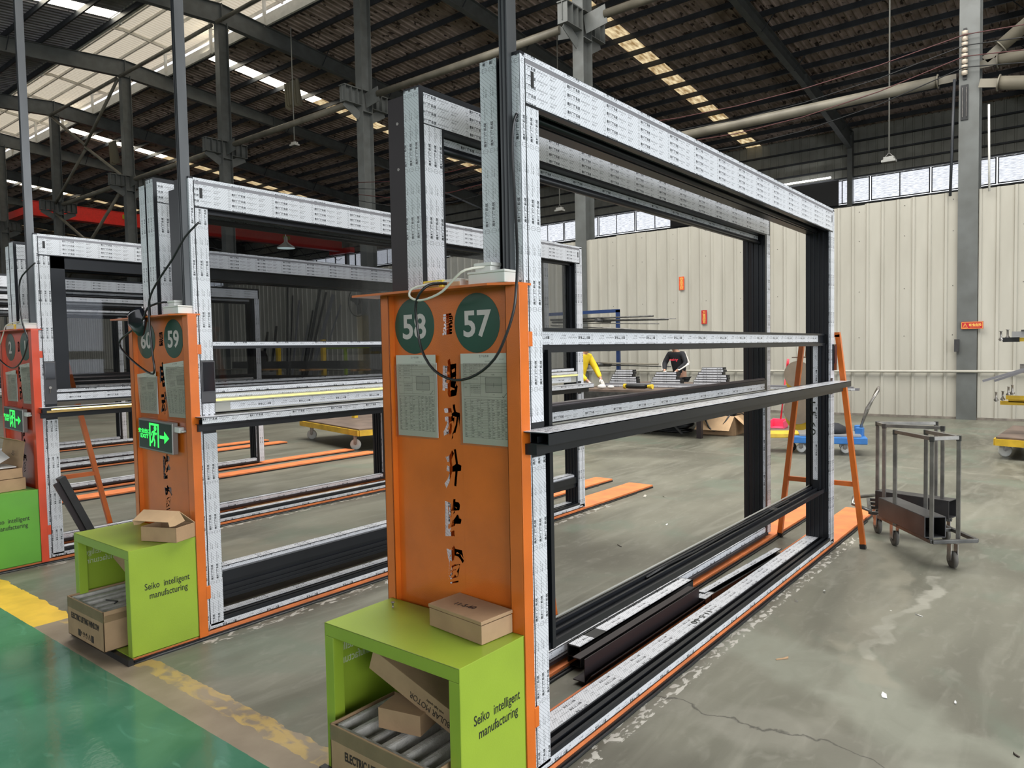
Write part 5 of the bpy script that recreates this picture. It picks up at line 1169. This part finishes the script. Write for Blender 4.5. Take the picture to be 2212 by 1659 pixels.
for k in range(4):
    o = tag(put(MB().box(11.9 + k * .09, 11.97 + k * .09, 2.75 + .1 * k, 7.35 - .05 * k, .785, .825 + .015 * (k % 2), GREYP), 'long_profile', None), 'long grey profile lying over the table towards the spools, %s from the front' % ['first', 'second', 'third', 'fourth'][k], 'profile', 'long profiles lying across the table')
fm = MB(); film_face(fm, '-X', 11.9, (2.8, 7.3, .79, .82), '-Y'); put(fm, 'protective_film', bpy.data.objects['long_profile'])
D_ = thing('power_drill', 'black and yellow power tool lying on the work table', 'tool', (11.3, 6.3, .80)); put(MB().lathe([(.03, 0), (.04, .05), (.04, .38), (.03, .42)], BLACK, (11.3, 6.0, .83), 12, 'y'), 'body', D_); put(MB().lathe([(.045, 0), (.045, .04)], YELPL, (11.3, 6.42, .83), 12, 'y').lathe([(.045, 0), (.03, .09), (.012, .1), (.012, .16)], YELPL, (11.3, 5.9, .83), 12, 'y'), 'collar', D_)
tag(MB().lathe([(.0, 0), (.09, .01), (.07, .05), (.03, .07)], WFAB, (11.35, 6.95, .785), 9).lathe([(.0, 0), (.07, .01), (.05, .04), (.02, .05)], WFAB, (11.42, 6.80, .785), 9).build('work_gloves'), 'crumpled white gloves on the table beside the yellow worker', 'gloves')
# coiled hose, carton with cables, blue tub
cm = MB()
for k in range(9): 
    r = .30 - .02 * (k % 3); cm.tube([(11.9 + r * math.cos(a / 9 * PI) * .8, 5.9 + r * 1.5 * math.sin(a / 9 * PI) + .06 * math.sin(k), .03 + .028 * k + .01 * math.sin(a)) for a in range(18)], .018, BLACK, 6, close=True)
tag(cm.build('coiled_hose'), 'flat heap of coiled black hose on the floor under the work table', 'hose')
tag(MB().lathe([(.20, 0), (.26, .22), (.27, .23)], DARKBLUE, (12.3, 5.65, .331), 18).build('blue_tub'), 'dark blue plastic tub under the work table', 'tub')
tag(MB().lathe([(.20, 0), (.26, .2), (.27, .21)], DARKBLUE, (12.1, 7.12, .331), 18).build('blue_tub'), 'blue tub on the lower shelf beside the yellow worker', 'tub')
B = thing('cardboard_box', 'open carton with flaps spread and black cable hanging out, on the far floor', 'box', (12.1, 4.95, 0))
obox('carton_body', B, (11.75, 5.20), (.02, -.56), (.48, .02), .33, CARD, 0, wall=.008)
mb = MB(); sheet(mb, [(11.75, 5.20, .33), (11.77, 4.64, .33), (11.58, 4.66, .10), (11.56, 5.26, .10)], CARD_IN); put(mb, 'front_flap', B); mb = MB(); sheet(mb, [(11.77, 4.64, .33), (12.25, 4.66, .33), (12.2, 4.40, .14), (11.8, 4.36, .08)], CARD_IN); put(mb, 'side_flap', B); mb = MB(); sheet(mb, [(12.25, 4.66, .33), (12.23, 5.22, .33), (12.35, 5.2, .52), (12.36, 4.7, .52)], CARD_IN); put(mb, 'back_flap', B)
wire('cable', [(12.0, 5.1, .36), (11.72, 5.15, .36), (11.60, 5.02, .16), (11.60, 4.92, .09), (11.66, 4.80, .18), (11.80, 4.72, .36), (11.95, 4.75, .38)], .014, CABB, 'thick black cable hanging over the front of the open carton')
cm = MB()
for k in range(5): cm.tube([(12.0 + .16 * math.cos(a / 7 * PI), 4.92 + .22 * math.sin(a / 7 * PI), .30 + .03 * k) for a in range(14)], .014, BLACK, 6, close=True)
tag(cm.build('cable_coil'), 'coil of black cable heaped in the open carton', 'cable')
wire('cable', [(12.0, 4.75, .40), (11.9, 4.5, .34), (11.6, 4.25, .12), (11.4, 4.2, .01)], .010, CABB, 'thin black cable trailing right from the open carton to the floor')
tag(MB().lathe([(.13, 0), (.16, .26), (.17, .27)], mat('green_pail', (.10, .42, .10), .5), (12.9, 4.72, 0), 16).build('green_pail'), 'green pail behind the open carton', 'pail')
# blue trolley with tube handle, spools
T = thing('platform_trolley', 'blue platform trolley with a bent tube handle, right of the far trestle', 'trolley', (10.9, 3.0, 0)); dv = Vector((10.75, 2.40, 0)) ; ev = Vector((10.35, 3.25, 0))
put(MB().bar((10.75, 2.40, .20), (10.45, 3.28, .20), .62, .09, BLUE), 'deck', T, .01); put(MB().bar((10.73, 2.47, .262), (10.47, 3.2, .262), .5, .03, BAG), 'mat', T, .005)
put(MB().box(10.62, 10.72, 2.40, 2.50, .24, .36, BLUE).box(10.92, 11.02, 2.48, 2.58, .24, .36, BLUE), 'handle_bracket', T, .01)
put(MB().tube([(10.67, 2.45, .30), (10.70, 2.37, .62), (10.72, 2.28, .78), (10.76, 2.24, .86), (10.88, 2.26, .90), (10.97, 2.30, .86), (10.98, 2.40, .62), (10.97, 2.52, .30)], .018, GALV, 10).tube([(10.70, 2.37, .60), (10.98, 2.40, .60)], .012, GALV, 8), 'tube_handle', T)
for x, y in ((10.62, 2.62), (10.42, 3.15), (10.95, 2.72), (10.75, 3.2)): caster(T, x, y, .155, .062, PLAST, 1.9)
tag(MB().lathe([(.0, 0), (.19, .01), (.17, .08), (.08, .13), (.0, .14)], BFAB, (10.60, 2.78, .28), 11).build('dark_bundle'), 'bundle of dark cloth lying on the blue trolley', 'cloth')
T = thing('platform_trolley', 'yellow-ended low trolley behind the left leg of the far trestle', 'trolley', (10.6, 3.7, 0))
put(MB().bar((10.55, 3.20, .24), (10.25, 3.72, .24), .40, .06, YELLOW), 'deck', T, .008)
for x, y in ((10.3, 3.62), (10.5, 3.3)): caster(T, x, y, .20, .06, BLACK, 1.9)
for z, r, lab in ((1.05, .205, 'upper'), (.50, .215, 'lower')):
    S = thing('spool', '%s tilted brown round spool disc on the yellow stand, seen between frame and trestle' % lab, 'spool', (11.6, 3.35, z - .3))
    put(MB().lathe([(r, -.012), (r, .0)], MDF, (11.42, 3.50, z), 30, 'x'), 'front_disc', S); put(MB().lathe([(r, -.012), (r, .0)], YELLOW, (11.50, 3.50, z - .10), 30, 'x'), 'rear_disc', S); put(MB().lathe([(.1, 0), (.1, .10)], WOODL, (11.42, 3.50, z), 16, 'x'), 'core', S)
put(MB().box(11.56, 11.62, 3.2, 3.26, 0, 1.9, YELLOW).box(11.56, 11.62, 3.2, 3.65, .1, .16, YELLOW).box(11.4, 11.9, 3.2, 3.26, 0, .06, YELLOW), 'yellow_stand', None); tag(bpy.data.objects['yellow_stand'], 'yellow upright stand that carries the round spools', 'stand')
S = thing('wooden_spool', 'wooden reel between thin dark plates above the round spools', 'spool', (11.6, 3.3, 1.42)); put(MB().box(11.45, 11.85, 3.2, 3.62, 1.56, 1.575, PLYW), 'plate', S); put(MB().box(11.45, 11.85, 3.2, 3.60, 1.30, 1.315, PLYW), 'plate', S); put(MB().lathe([(.16, 0), (.15, .12), (.16, .245)], WOODL, (11.66, 3.30, 1.315), 18), 'core', S); put(MB().box(11.45, 11.6, 3.22, 3.42, 1.575, 1.61, YELLOW), 'yellow_cap', S)
T = thing('dustpan', 'pink dustpan with a red pole handle standing by the partition', 'dustpan', (13.3, 4.35, 0)); put(MB().box(13.2, 13.45, 4.30, 4.55, .0, .02, PINK).box(13.42, 13.45, 4.30, 4.55, .0, .16, PINK).bar((13.2, 4.30, .06), (13.45, 4.30, .1), .015, .14, PINK).bar((13.2, 4.55, .06), (13.45, 4.55, .1), .015, .14, PINK), 'pan', T, .01); put(MB().tube([(13.43, 4.42, .15), (13.44, 4.30, 1.22)], .014, REDP, 8).tube([(13.44, 4.30, 1.1), (13.44, 4.29, 1.25)], .022, REDP, 8), 'handle', T)
# blue rack with rods
T = thing('rod_rack', 'dark blue rack holding thin steel rods against the partition', 'rack', (15.6, 9.6, 0))
for y in (9.02, 11.6): put(MB().box(15.55, 15.63, y, y + .08, 0, 2.44, NAVY), 'post', T)
put(MB().box(15.55, 15.63, 9.02, 11.68, 2.38, 2.46, NAVY), 'top_bar', T)
for z in (2.17, 1.48, 1.10): put(MB().tube([(15.0, 9.32, z + .02), (15.6, 9.30, z)], .05, RAWST, 8), 'arm', T)
rods = []
for k, (y0_, y1_, z0_, z1_, r_) in enumerate(((10.8, 7.9, 2.26, 2.23, .022), (10.8, 7.35, 2.24, 2.15, .012), (10.8, 7.55, 2.20, 2.14, .02), (10.8, 7.8, 2.18, 2.05, .012), (10.8, 8.0, 2.12, 1.90, .012), (10.8, 8.5, 2.12, 1.95, .014), (10.8, 8.7, 2.10, 1.8, .008), (10.6, 7.6, 1.52, 1.48, .025), (10.6, 7.5, 1.49, 1.45, .015), (10.4, 7.8, 1.17, 1.12, .025), (10.4, 7.5, 1.13, 1.06, .015), (10.8, 8.2, 2.25, 2.24, .018))):
    tag(MB().tube([(15.2 + .03 * (k % 4), y0_, z0_), (15.2 + .03 * (k % 4), y1_, z1_)], r_, random.choice([RAWST, RAWT, PIPE]), 6).build('steel_rod'), 'thin steel rod laid on the dark blue rack', 'rod', 'rods on the dark blue rack')
# right rack with yellow arms
T = thing('cantilever_rack', 'rack with yellow arms entering at the right edge, loaded with grey profiles', 'rack', (11.6, .3, 0))
for k, (y0_, z, m) in enumerate(((.90, 1.49, YELLOW), (.93, .655, YELLOW), (.86, .735, YELLOW), (.84, .69, YELLOW))): put(MB().box(11.45 + .12 * (k % 2), 11.52 + .12 * (k % 2), -1.6, y0_, z, z + .05, m), 'arm', T)
put(MB().box(11.44, 11.53, .72, .90, 1.485, 1.545, BLACK), 'arm_sleeve', T); put(MB().box(11.4, 11.6, -1.7, -1.5, 0, 2.4, YELLOW), 'upright', T); put(MB().box(11.45, 11.52, -1.6, .62, 1.07, 1.10, DKRED), 'arm', T)
for k, (y, z) in enumerate(((.92, 1.53), (.85, 1.55), (.97, .73), (.90, .74), (.84, .80), (.80, .82))): put(MB().lathe([(.012, 0), (.03, .02), (.012, .05), (.012, .12), (.022, .13)], GALV, (11.45 + .03 * k, y, z - .03), 8), 'stop_bolt', T)
for k in range(2): tag(MB().bar((11.3 + .1 * k, 1.10 - .12 * k, .98), (11.3 + .1 * k, .2, 1.30), .03, .07, GREYP, (1, 0, 0)).build('grey_profile'), ['longer', 'shorter'][k] + ' bent grey profile sticking out of the right rack', 'profile')
tag(put(MB().box(11.4, 11.6, .55, .80, 1.545, 1.62, BAG).box(11.38, 11.62, .62, .70, 1.62, 1.64, RAWST), 'clamp_block', None), 'silver clamp block sitting on the upper yellow arm', 'clamp')
tag(put(MB().box(11.42, 11.5, .55, .60, 1.10, 1.32, BLACK).box(11.42, 11.5, .66, .71, 1.10, 1.20, GALV), 'clamp_block', None), 'black upright clamp on the middle arm of the right rack', 'clamp')
def flat_cart(cor, zt, m, deck, label, wheels, whm=PLAST, post=None):
    T = thing('flatbed_cart', label, 'cart', (cor[0][0], cor[0][1], 0)); V = [Vector((*c, zt)) for c in cor]
    mb = MB(); mb.poly([v + Vector((0, 0, .02)) for v in V], deck); mb.poly([v for v in V[::-1]], deck)
    for i in range(4): j = (i + 1) % 4; mb.poly([V[i], V[j], V[j] + Vector((0, 0, .02)), V[i] + Vector((0, 0, .02))], deck)
    put(mb, 'deck', T)
    for i in range(4): put(MB().bar(V[i] - Vector((0, 0, .045)), V[(i + 1) % 4] - Vector((0, 0, .045)), .05, .085, m), 'side_beam', T)
    for x, y in wheels: caster(T, x, y, zt - .09, .085, whm, 2.2)
    if post: 
        for x, y, h in post: put(MB().box(x - .04, x + .04, y - .04, y + .04, zt, h, m), 'post', T)
flat_cart([(12.7, .86), (11.05, .93), (10.6, -.9), (12.3, -1.0)], .26, YELLOW, PLYW, 'yellow flatbed cart with dark plywood deck at the right edge', [(11.3, .85), (12.4, .8), (11.0, -.7)])
flat_cart([(7.72, 10.95), (7.15, 8.68), (9.2, 8.2), (9.9, 10.4)], .33, YELLOW, PLYW, 'yellow flatbed cart with plywood top seen below the light-strip frame', [(7.30, 8.95), (7.80, 10.75), (9.3, 8.5)], PLAST, [(8.4, 10.3, 1.0)])

# far left work area by the partition, seen through the glazed frames
for k, (ya, za, yb_, zb_, r_) in enumerate(((23.6, 4.1, 22.9, .05, .04), (23.3, 3.7, 22.8, .05, .03), (22.9, 3.5, 22.7, .05, .035), (21.9, 3.0, 22.3, .05, .03), (21.6, 3.95, 22.1, .05, .05), (21.3, 3.7, 22.0, .05, .04), (20.9, 3.6, 21.8, .05, .06), (20.5, 3.2, 21.5, .05, .03), (22.4, 2.6, 22.4, .05, .03), (22.1, 3.1, 22.2, .05, .03), (24.4, 2.6, 24.1, .05, .05), (25.0, 2.4, 24.8, .05, .05))):
    tag(MB().bar((16.25, ya, za), (15.6, yb_, zb_), r_ * 2, r_, random.choice([RAWD, DARK, GREYP]), (1, 0, 0)).build('leaning_bar'), 'dark aluminium bar leaning against the partition behind the light-strip frame', 'bar', 'bars leaning on the far partition')
S = thing('stock_rack', 'brown stock rack with long dark bars before the far partition', 'rack', (14.0, 19, 0))
for k, y in enumerate((21.0, 18.6, 16.2)): put(MB().box(14.0, 14.12, y, y + .12, 0, 1.95, YELLOW), 'post', S); put(MB().box(13.2, 14.0, y, y + .12, 1.0, 1.06, WOODL), 'arm', S)
put(MB().box(13.3, 13.42, 13.6, 22.6, 1.07, 1.30, RAWD), 'bar_stack', S); put(MB().box(13.5, 13.8, 13.8, 22.2, .7, .85, BROWN), 'bar_stack', S)
GRN = mat('lime_frame', (.30, .42, .04), .5)
S = thing('lime_frame_stand', 'lime green welded stand beyond the stock rack', 'stand', (15.2, 17, 0)); put(MB().box(15.1, 15.2, 13.4, 20.2, 1.66, 1.74, GRN), 'top_beam', S)
for y in (13.6, 15.6, 17.0, 18.9, 20.1): put(MB().box(15.1, 15.18, y, y + .08, 0, 1.66, GRN), 'post', S)
S = thing('saw_machine', 'grey profile saw with a round brown blade guard at the far partition', 'machine', (14.5, 23, 0)); put(MB().box(14.3, 14.9, 22.0, 22.9, 0, .9, BAG), 'cabinet', S, .02); put(MB().box(14.25, 14.3, 22.05, 22.35, .3, .75, DARKBLUE), 'blue_panel', S); put(MB().lathe([(.3, 0), (.32, .04), (.3, .08)], BROWN, (14.2, 22.3, 1.35), 22, 'x'), 'blade_guard', S); put(MB().tube([(14.2, 22.3, 1.4), (14.1, 22.75, 1.78)], .025, BLACK, 6), 'lever', S); put(MB().box(14.3, 14.6, 17.5, 22.0, .72, .8, BAG), 'roller_table', S)
F = thing('wall_fan', 'large round wall fan on the partition left of the nearest post', 'fan', (16.2, 19.4, 3.2))
put(MB().tube([(16.1, 19.4 + .5 * math.cos(a * PI / 14), 3.25 + .5 * math.sin(a * PI / 14)) for a in range(28)], .02, RAWD, 6, close=True), 'guard_ring', F); put(MB().lathe([(.12, -.06), (.1, .06)], RAWD, (16.1, 19.4, 3.25), 14, 'x'), 'hub', F)
for a in range(3): put(MB().bar((16.1, 19.4, 3.25), (16.1, 19.4 + .42 * math.cos(a * 2.09 + .4), 3.25 + .42 * math.sin(a * 2.09 + .4)), .2, .01, RAWD, (1, 0, 0)), 'blade', F)
put(MB().tube([(16.3, 18.75, 0), (16.3, 18.75, 4.2)], .035, GALV, 8), 'wall_pipe', None); tag(bpy.data.objects['wall_pipe'], 'steel pipe running up the partition beside the fan', 'pipe')

# floor litter
def scrap(x, y, s, m, label, rot=0, h=.004, asp=.5):
    mb = MB(); a = [( -s, -s * asp), (s * .8, -s * asp * .8), (s, s * asp * .6), (s * .1, s * asp), (-s * .9, s * asp * .7)]
    mb.poly([(p[0], p[1], h + (.006 if i == 2 else 0)) for i, p in enumerate(a)], m); mb.poly([(p[0], p[1], .001) for p in a[::-1]], m)
    for i in range(5): j = (i + 1) % 5; mb.poly([(*a[i], .001), (*a[j], .001), (*a[j], h + (.006 if j == 2 else 0)), (*a[i], h + (.006 if i == 2 else 0))], m)
    o = mb.build('floor_scrap'); o.location = (x, y, 0); o.rotation_euler = (0, 0, rot); tag(o, label, 'scrap')
scrap(3.459, 1.134, .035, CARD, 'narrow brown cardboard sliver on the floor right of the nearest frame', -.7, .004, .16); scrap(3.339, .667, .022, PAPER, 'printed white paper scrap lying on the pale floor patch', .2)
scrap(3.441, .419, .008, PAPER, 'tiny white crumb far right on the floor', 0, .006); scrap(4.456, .719, .02, PAPER, 'thin white strip of film on the floor', 1.2, .004, .15)
scrap(4.30, 1.33, .016, WRAP, 'curled clear film scrap nearest to the orange board', .5, .01); scrap(4.55, 1.24, .014, WRAP, 'clear film curl beyond the first one by the board', .1, .01); scrap(5.565, 2.787, .022, PAPER, 'small white flake on the floor inside the nearest frame', .1, .004, .3)
scrap(4.765, 2.78, .03, INKG, 'black strip lying between the two rows of boards', 1.0, .004, .12); scrap(6.534, 3.511, .05, CREAM, 'pale dirt patch by the tip of an orange board', .3, .003, .3); scrap(6.60, 3.32, .03, CREAM, 'pale flake right of the orange board tip', 1.3, .003, .12)
scrap(3.125, .19, .012, INKG, 'dark crumb near the bottom right corner', .8, .005, .3); scrap(2.60, 3.03, .018, INKG, 'dark sliver on the floor inside the light-strip frame', .8, .004, .2)

# ================================================================== people
def skin(name, verts, edges, root, m, parent=None, sub=1):
    me = bpy.data.meshes.new(name); me.from_pydata([v[:3] for v in verts], edges, []); o = bpy.data.objects.new(name, me); COL.objects.link(o)
    md = o.modifiers.new('skin', 'SKIN'); md.use_smooth_shade = True
    for i, v in enumerate(verts):
        r = v[3]; me.skin_vertices[0].data[i].radius = r if isinstance(r, tuple) else (r, r)
        me.skin_vertices[0].data[i].use_root = (i == root)
    s = o.modifiers.new('sub', 'SUBSURF'); s.levels = sub; s.render_levels = sub
    bpy.context.view_layer.update(); dg = bpy.context.evaluated_depsgraph_get(); nm = bpy.data.meshes.new_from_object(o.evaluated_get(dg)); o.modifiers.clear(); o.data = nm
    nm.materials.clear(); nm.materials.append(m)
    if parent: o.parent = parent
    return o
def person(loc, face, label, top, bottom, armL, armR, lean=.12, stripe=None, gloves=True, logo=None):
    """local frame: +x is the way the person faces, z up; arms given as elbow and wrist points"""
    P = thing('person', label, 'person', loc); P.rotation_euler = (0, 0, face)
    ch = lean; S = 1.0
    hip = .90; V = [(0, 0, hip, (.15, .11)), (ch * .35, 0, 1.12, (.135, .10)), (ch, 0, 1.32, (.165, .11)), (ch * 1.2, 0, 1.415, .055), (ch * 1.5, 0, 1.47, .05), (ch * 1.9 + .01, 0, 1.55, (.078, .088)), (ch * 2.0 + .01, 0, 1.64, (.075, .085))]
    Ed = [(0, 1), (1, 2), (2, 3), (3, 4), (4, 5), (5, 6)]
    def add(v, par): V.append(v); Ed.append((par, len(V) - 1)); return len(V) - 1
    for s in (-1, 1):
        a = add((0, s * .09, .86, .085), 0); a = add((.02, s * .10, .48, .055), a); a = add((-.01, s * .105, .10, .042), a); add((.13, s * .11, .035, .035), a)
    W_ = {}
    for s, (el, wr) in ((1, armL), (-1, armR)):
        a = add((ch, s * .17, 1.345, .058), 2); a = add((*el, .042), a); a = add((*wr, .030), a); W_[s] = (Vector(wr), (Vector(wr) - Vector(el)).normalized()); add(tuple(Vector(wr) + W_[s][1] * .05) + ((.030, .016),), a)
    body = skin('body', V, Ed, 0, SKIN, P)
    # clothes: one jacket and one pair of trousers, a little larger than the body
    J = [(0, 0, hip - .06, (.165, .125)), (ch * .35, 0, 1.12, (.158, .122)), (ch, 0, 1.31, (.185, .128)), (ch * 1.2, 0, 1.40, .085)]; JE = [(0, 1), (1, 2), (2, 3)]
    for s, (el, wr) in ((1, armL), (-1, armR)):
        n = len(J); J += [(ch, s * .175, 1.345, .074), (*el, .060), (*[el[i] + (wr[i] - el[i]) * .93 for i in range(3)], .045)]; JE += [(2, n), (n, n + 1), (n + 1, n + 2)]
    jk = skin('jacket', J, JE, 0, top, P, 2)
    Tt = [(0, 0, hip - .02, (.155, .115))]; TE = []
    for s in (-1, 1):
        n = len(Tt); Tt += [(0, s * .09, .80, .098), (.02, s * .10, .48, .072), (-.01, s * .105, .12, .062)]; TE += [(0, n), (n, n + 1), (n + 1, n + 2)]
    skin('trousers', Tt, TE, 0, bottom, P, 2)
    for s in (-1, 1): put(MB().box(-.07, .19, s * .105 - .045, s * .105 + .045, 0, .075, BLACK), 'shoe', None, .02).parent = P
    hx = ch * 2.0
    h = MB().lathe([(.02, .115), (.07, .10), (.095, .05), (.10, -.02), (.09, -.06)], HAIR, (hx - .015, 0, 1.635), 16).build('hair', P)
    f = MB(); f.lathe([(.0, 0), (.013, .004), (.0, .012)], WFAB, (hx + .075, .032, 1.60), 8, 'x').lathe([(.0, 0), (.013, .004), (.0, .012)], WFAB, (hx + .075, -.032, 1.60), 8, 'x'); f.lathe([(.0, 0), (.006, .012), (.0, .014)], BLACK, (hx + .078, .032, 1.60), 8, 'x').lathe([(.0, 0), (.006, .012), (.0, .014)], BLACK, (hx + .078, -.032, 1.60), 8, 'x'); f.build('eyes', P)
    f = MB(); f.lathe([(.014, 0), (.018, .02), (.004, .038)], SKIN, (hx + .07, 0, 1.573), 8, 'x'); f.box(hx + .078, hx + .088, -.022, .022, 1.535, 1.541, DKRED); f.lathe([(.0, -.012), (.026, 0), (.0, .012)], SKIN, (hx + .01, .088, 1.59), 10, 'y').lathe([(.0, -.012), (.026, 0), (.0, .012)], SKIN, (hx + .01, -.088, 1.59), 10, 'y'); f.build('face_features', P)
    for s in (-1, 1):
        w, d = W_[s]; side = d.cross(Vector((0, 0, 1))); side = side.normalized() if side.length > .05 else Vector((0, 1, 0)); dn = d.cross(side)
        pv = [(*w, .026), (*(w + d * .045), (.036, .017)), (*(w + d * .08), (.034, .014))]; pe = [(0, 1), (1, 2)]
        for k, ln in enumerate((.060, .072, .078, .066)):
            b = w + d * .078 + side * (.027 - k * .018); n = len(pv); m_ = b + d * ln * .5 - dn * .006 * s * 0 ; e = m_ + d * ln * .42 + Vector((0, 0, -.018)); pv += [(*b, .0095), (*m_, .009), (*e, .0078)]; pe += [(2, n), (n, n + 1), (n + 1, n + 2)]
        n = len(pv); b = w + d * .03 + side * .03 * s; pv += [(*b, .011), (*(b + d * .03 + side * .02 * s), .010), (*(b + d * .058 + side * .022 * s), .009)]; pe += [(1, n), (n, n + 1), (n + 1, n + 2)]
        skin('glove', pv, pe, 0, WFAB if gloves else SKIN, P, 1)
    if stripe:
        for s, (el, wr) in ((1, armL), (-1, armR)):
            mb = MB(); o_ = Vector((0, s * .062, .0)); pts = [Vector((ch, s * .20, 1.40)), Vector((ch, s * .225, 1.33)), Vector(el) + o_, Vector(wr) + Vector((0, s * .04, .02))]
            for a, b in zip(pts, pts[1:]): mb.bar(a, b, .045, .022, stripe, (1, 0, 0))
            mb.build('sleeve_stripe', P)
    if logo: lettering('chest_script', 'making', .075, (ch + .150, .02, 1.22), (0, 1, .0), (-.2, 0, 1), logo, P, shear=.4, local=True)
    return P
person((11.75, 7.74, 0), -1.75, 'worker in a bright yellow jacket and grey trousers bending over the table', YFAB, GFAB, ((.28, .24, 1.10), (.42, .20, .93)), ((.20, -.24, 1.08), (.40, -.14, .90)), .16)
person((14.28, 6.80, 0), PI - .15, 'worker in a black sweatshirt with white sleeve stripes behind the profile stacks', BFAB, BFAB, ((.18, .27, 1.16), (.34, .14, 1.01)), ((.18, -.27, 1.16), (.34, -.16, 1.01)), .14, WFAB, True, REDP)
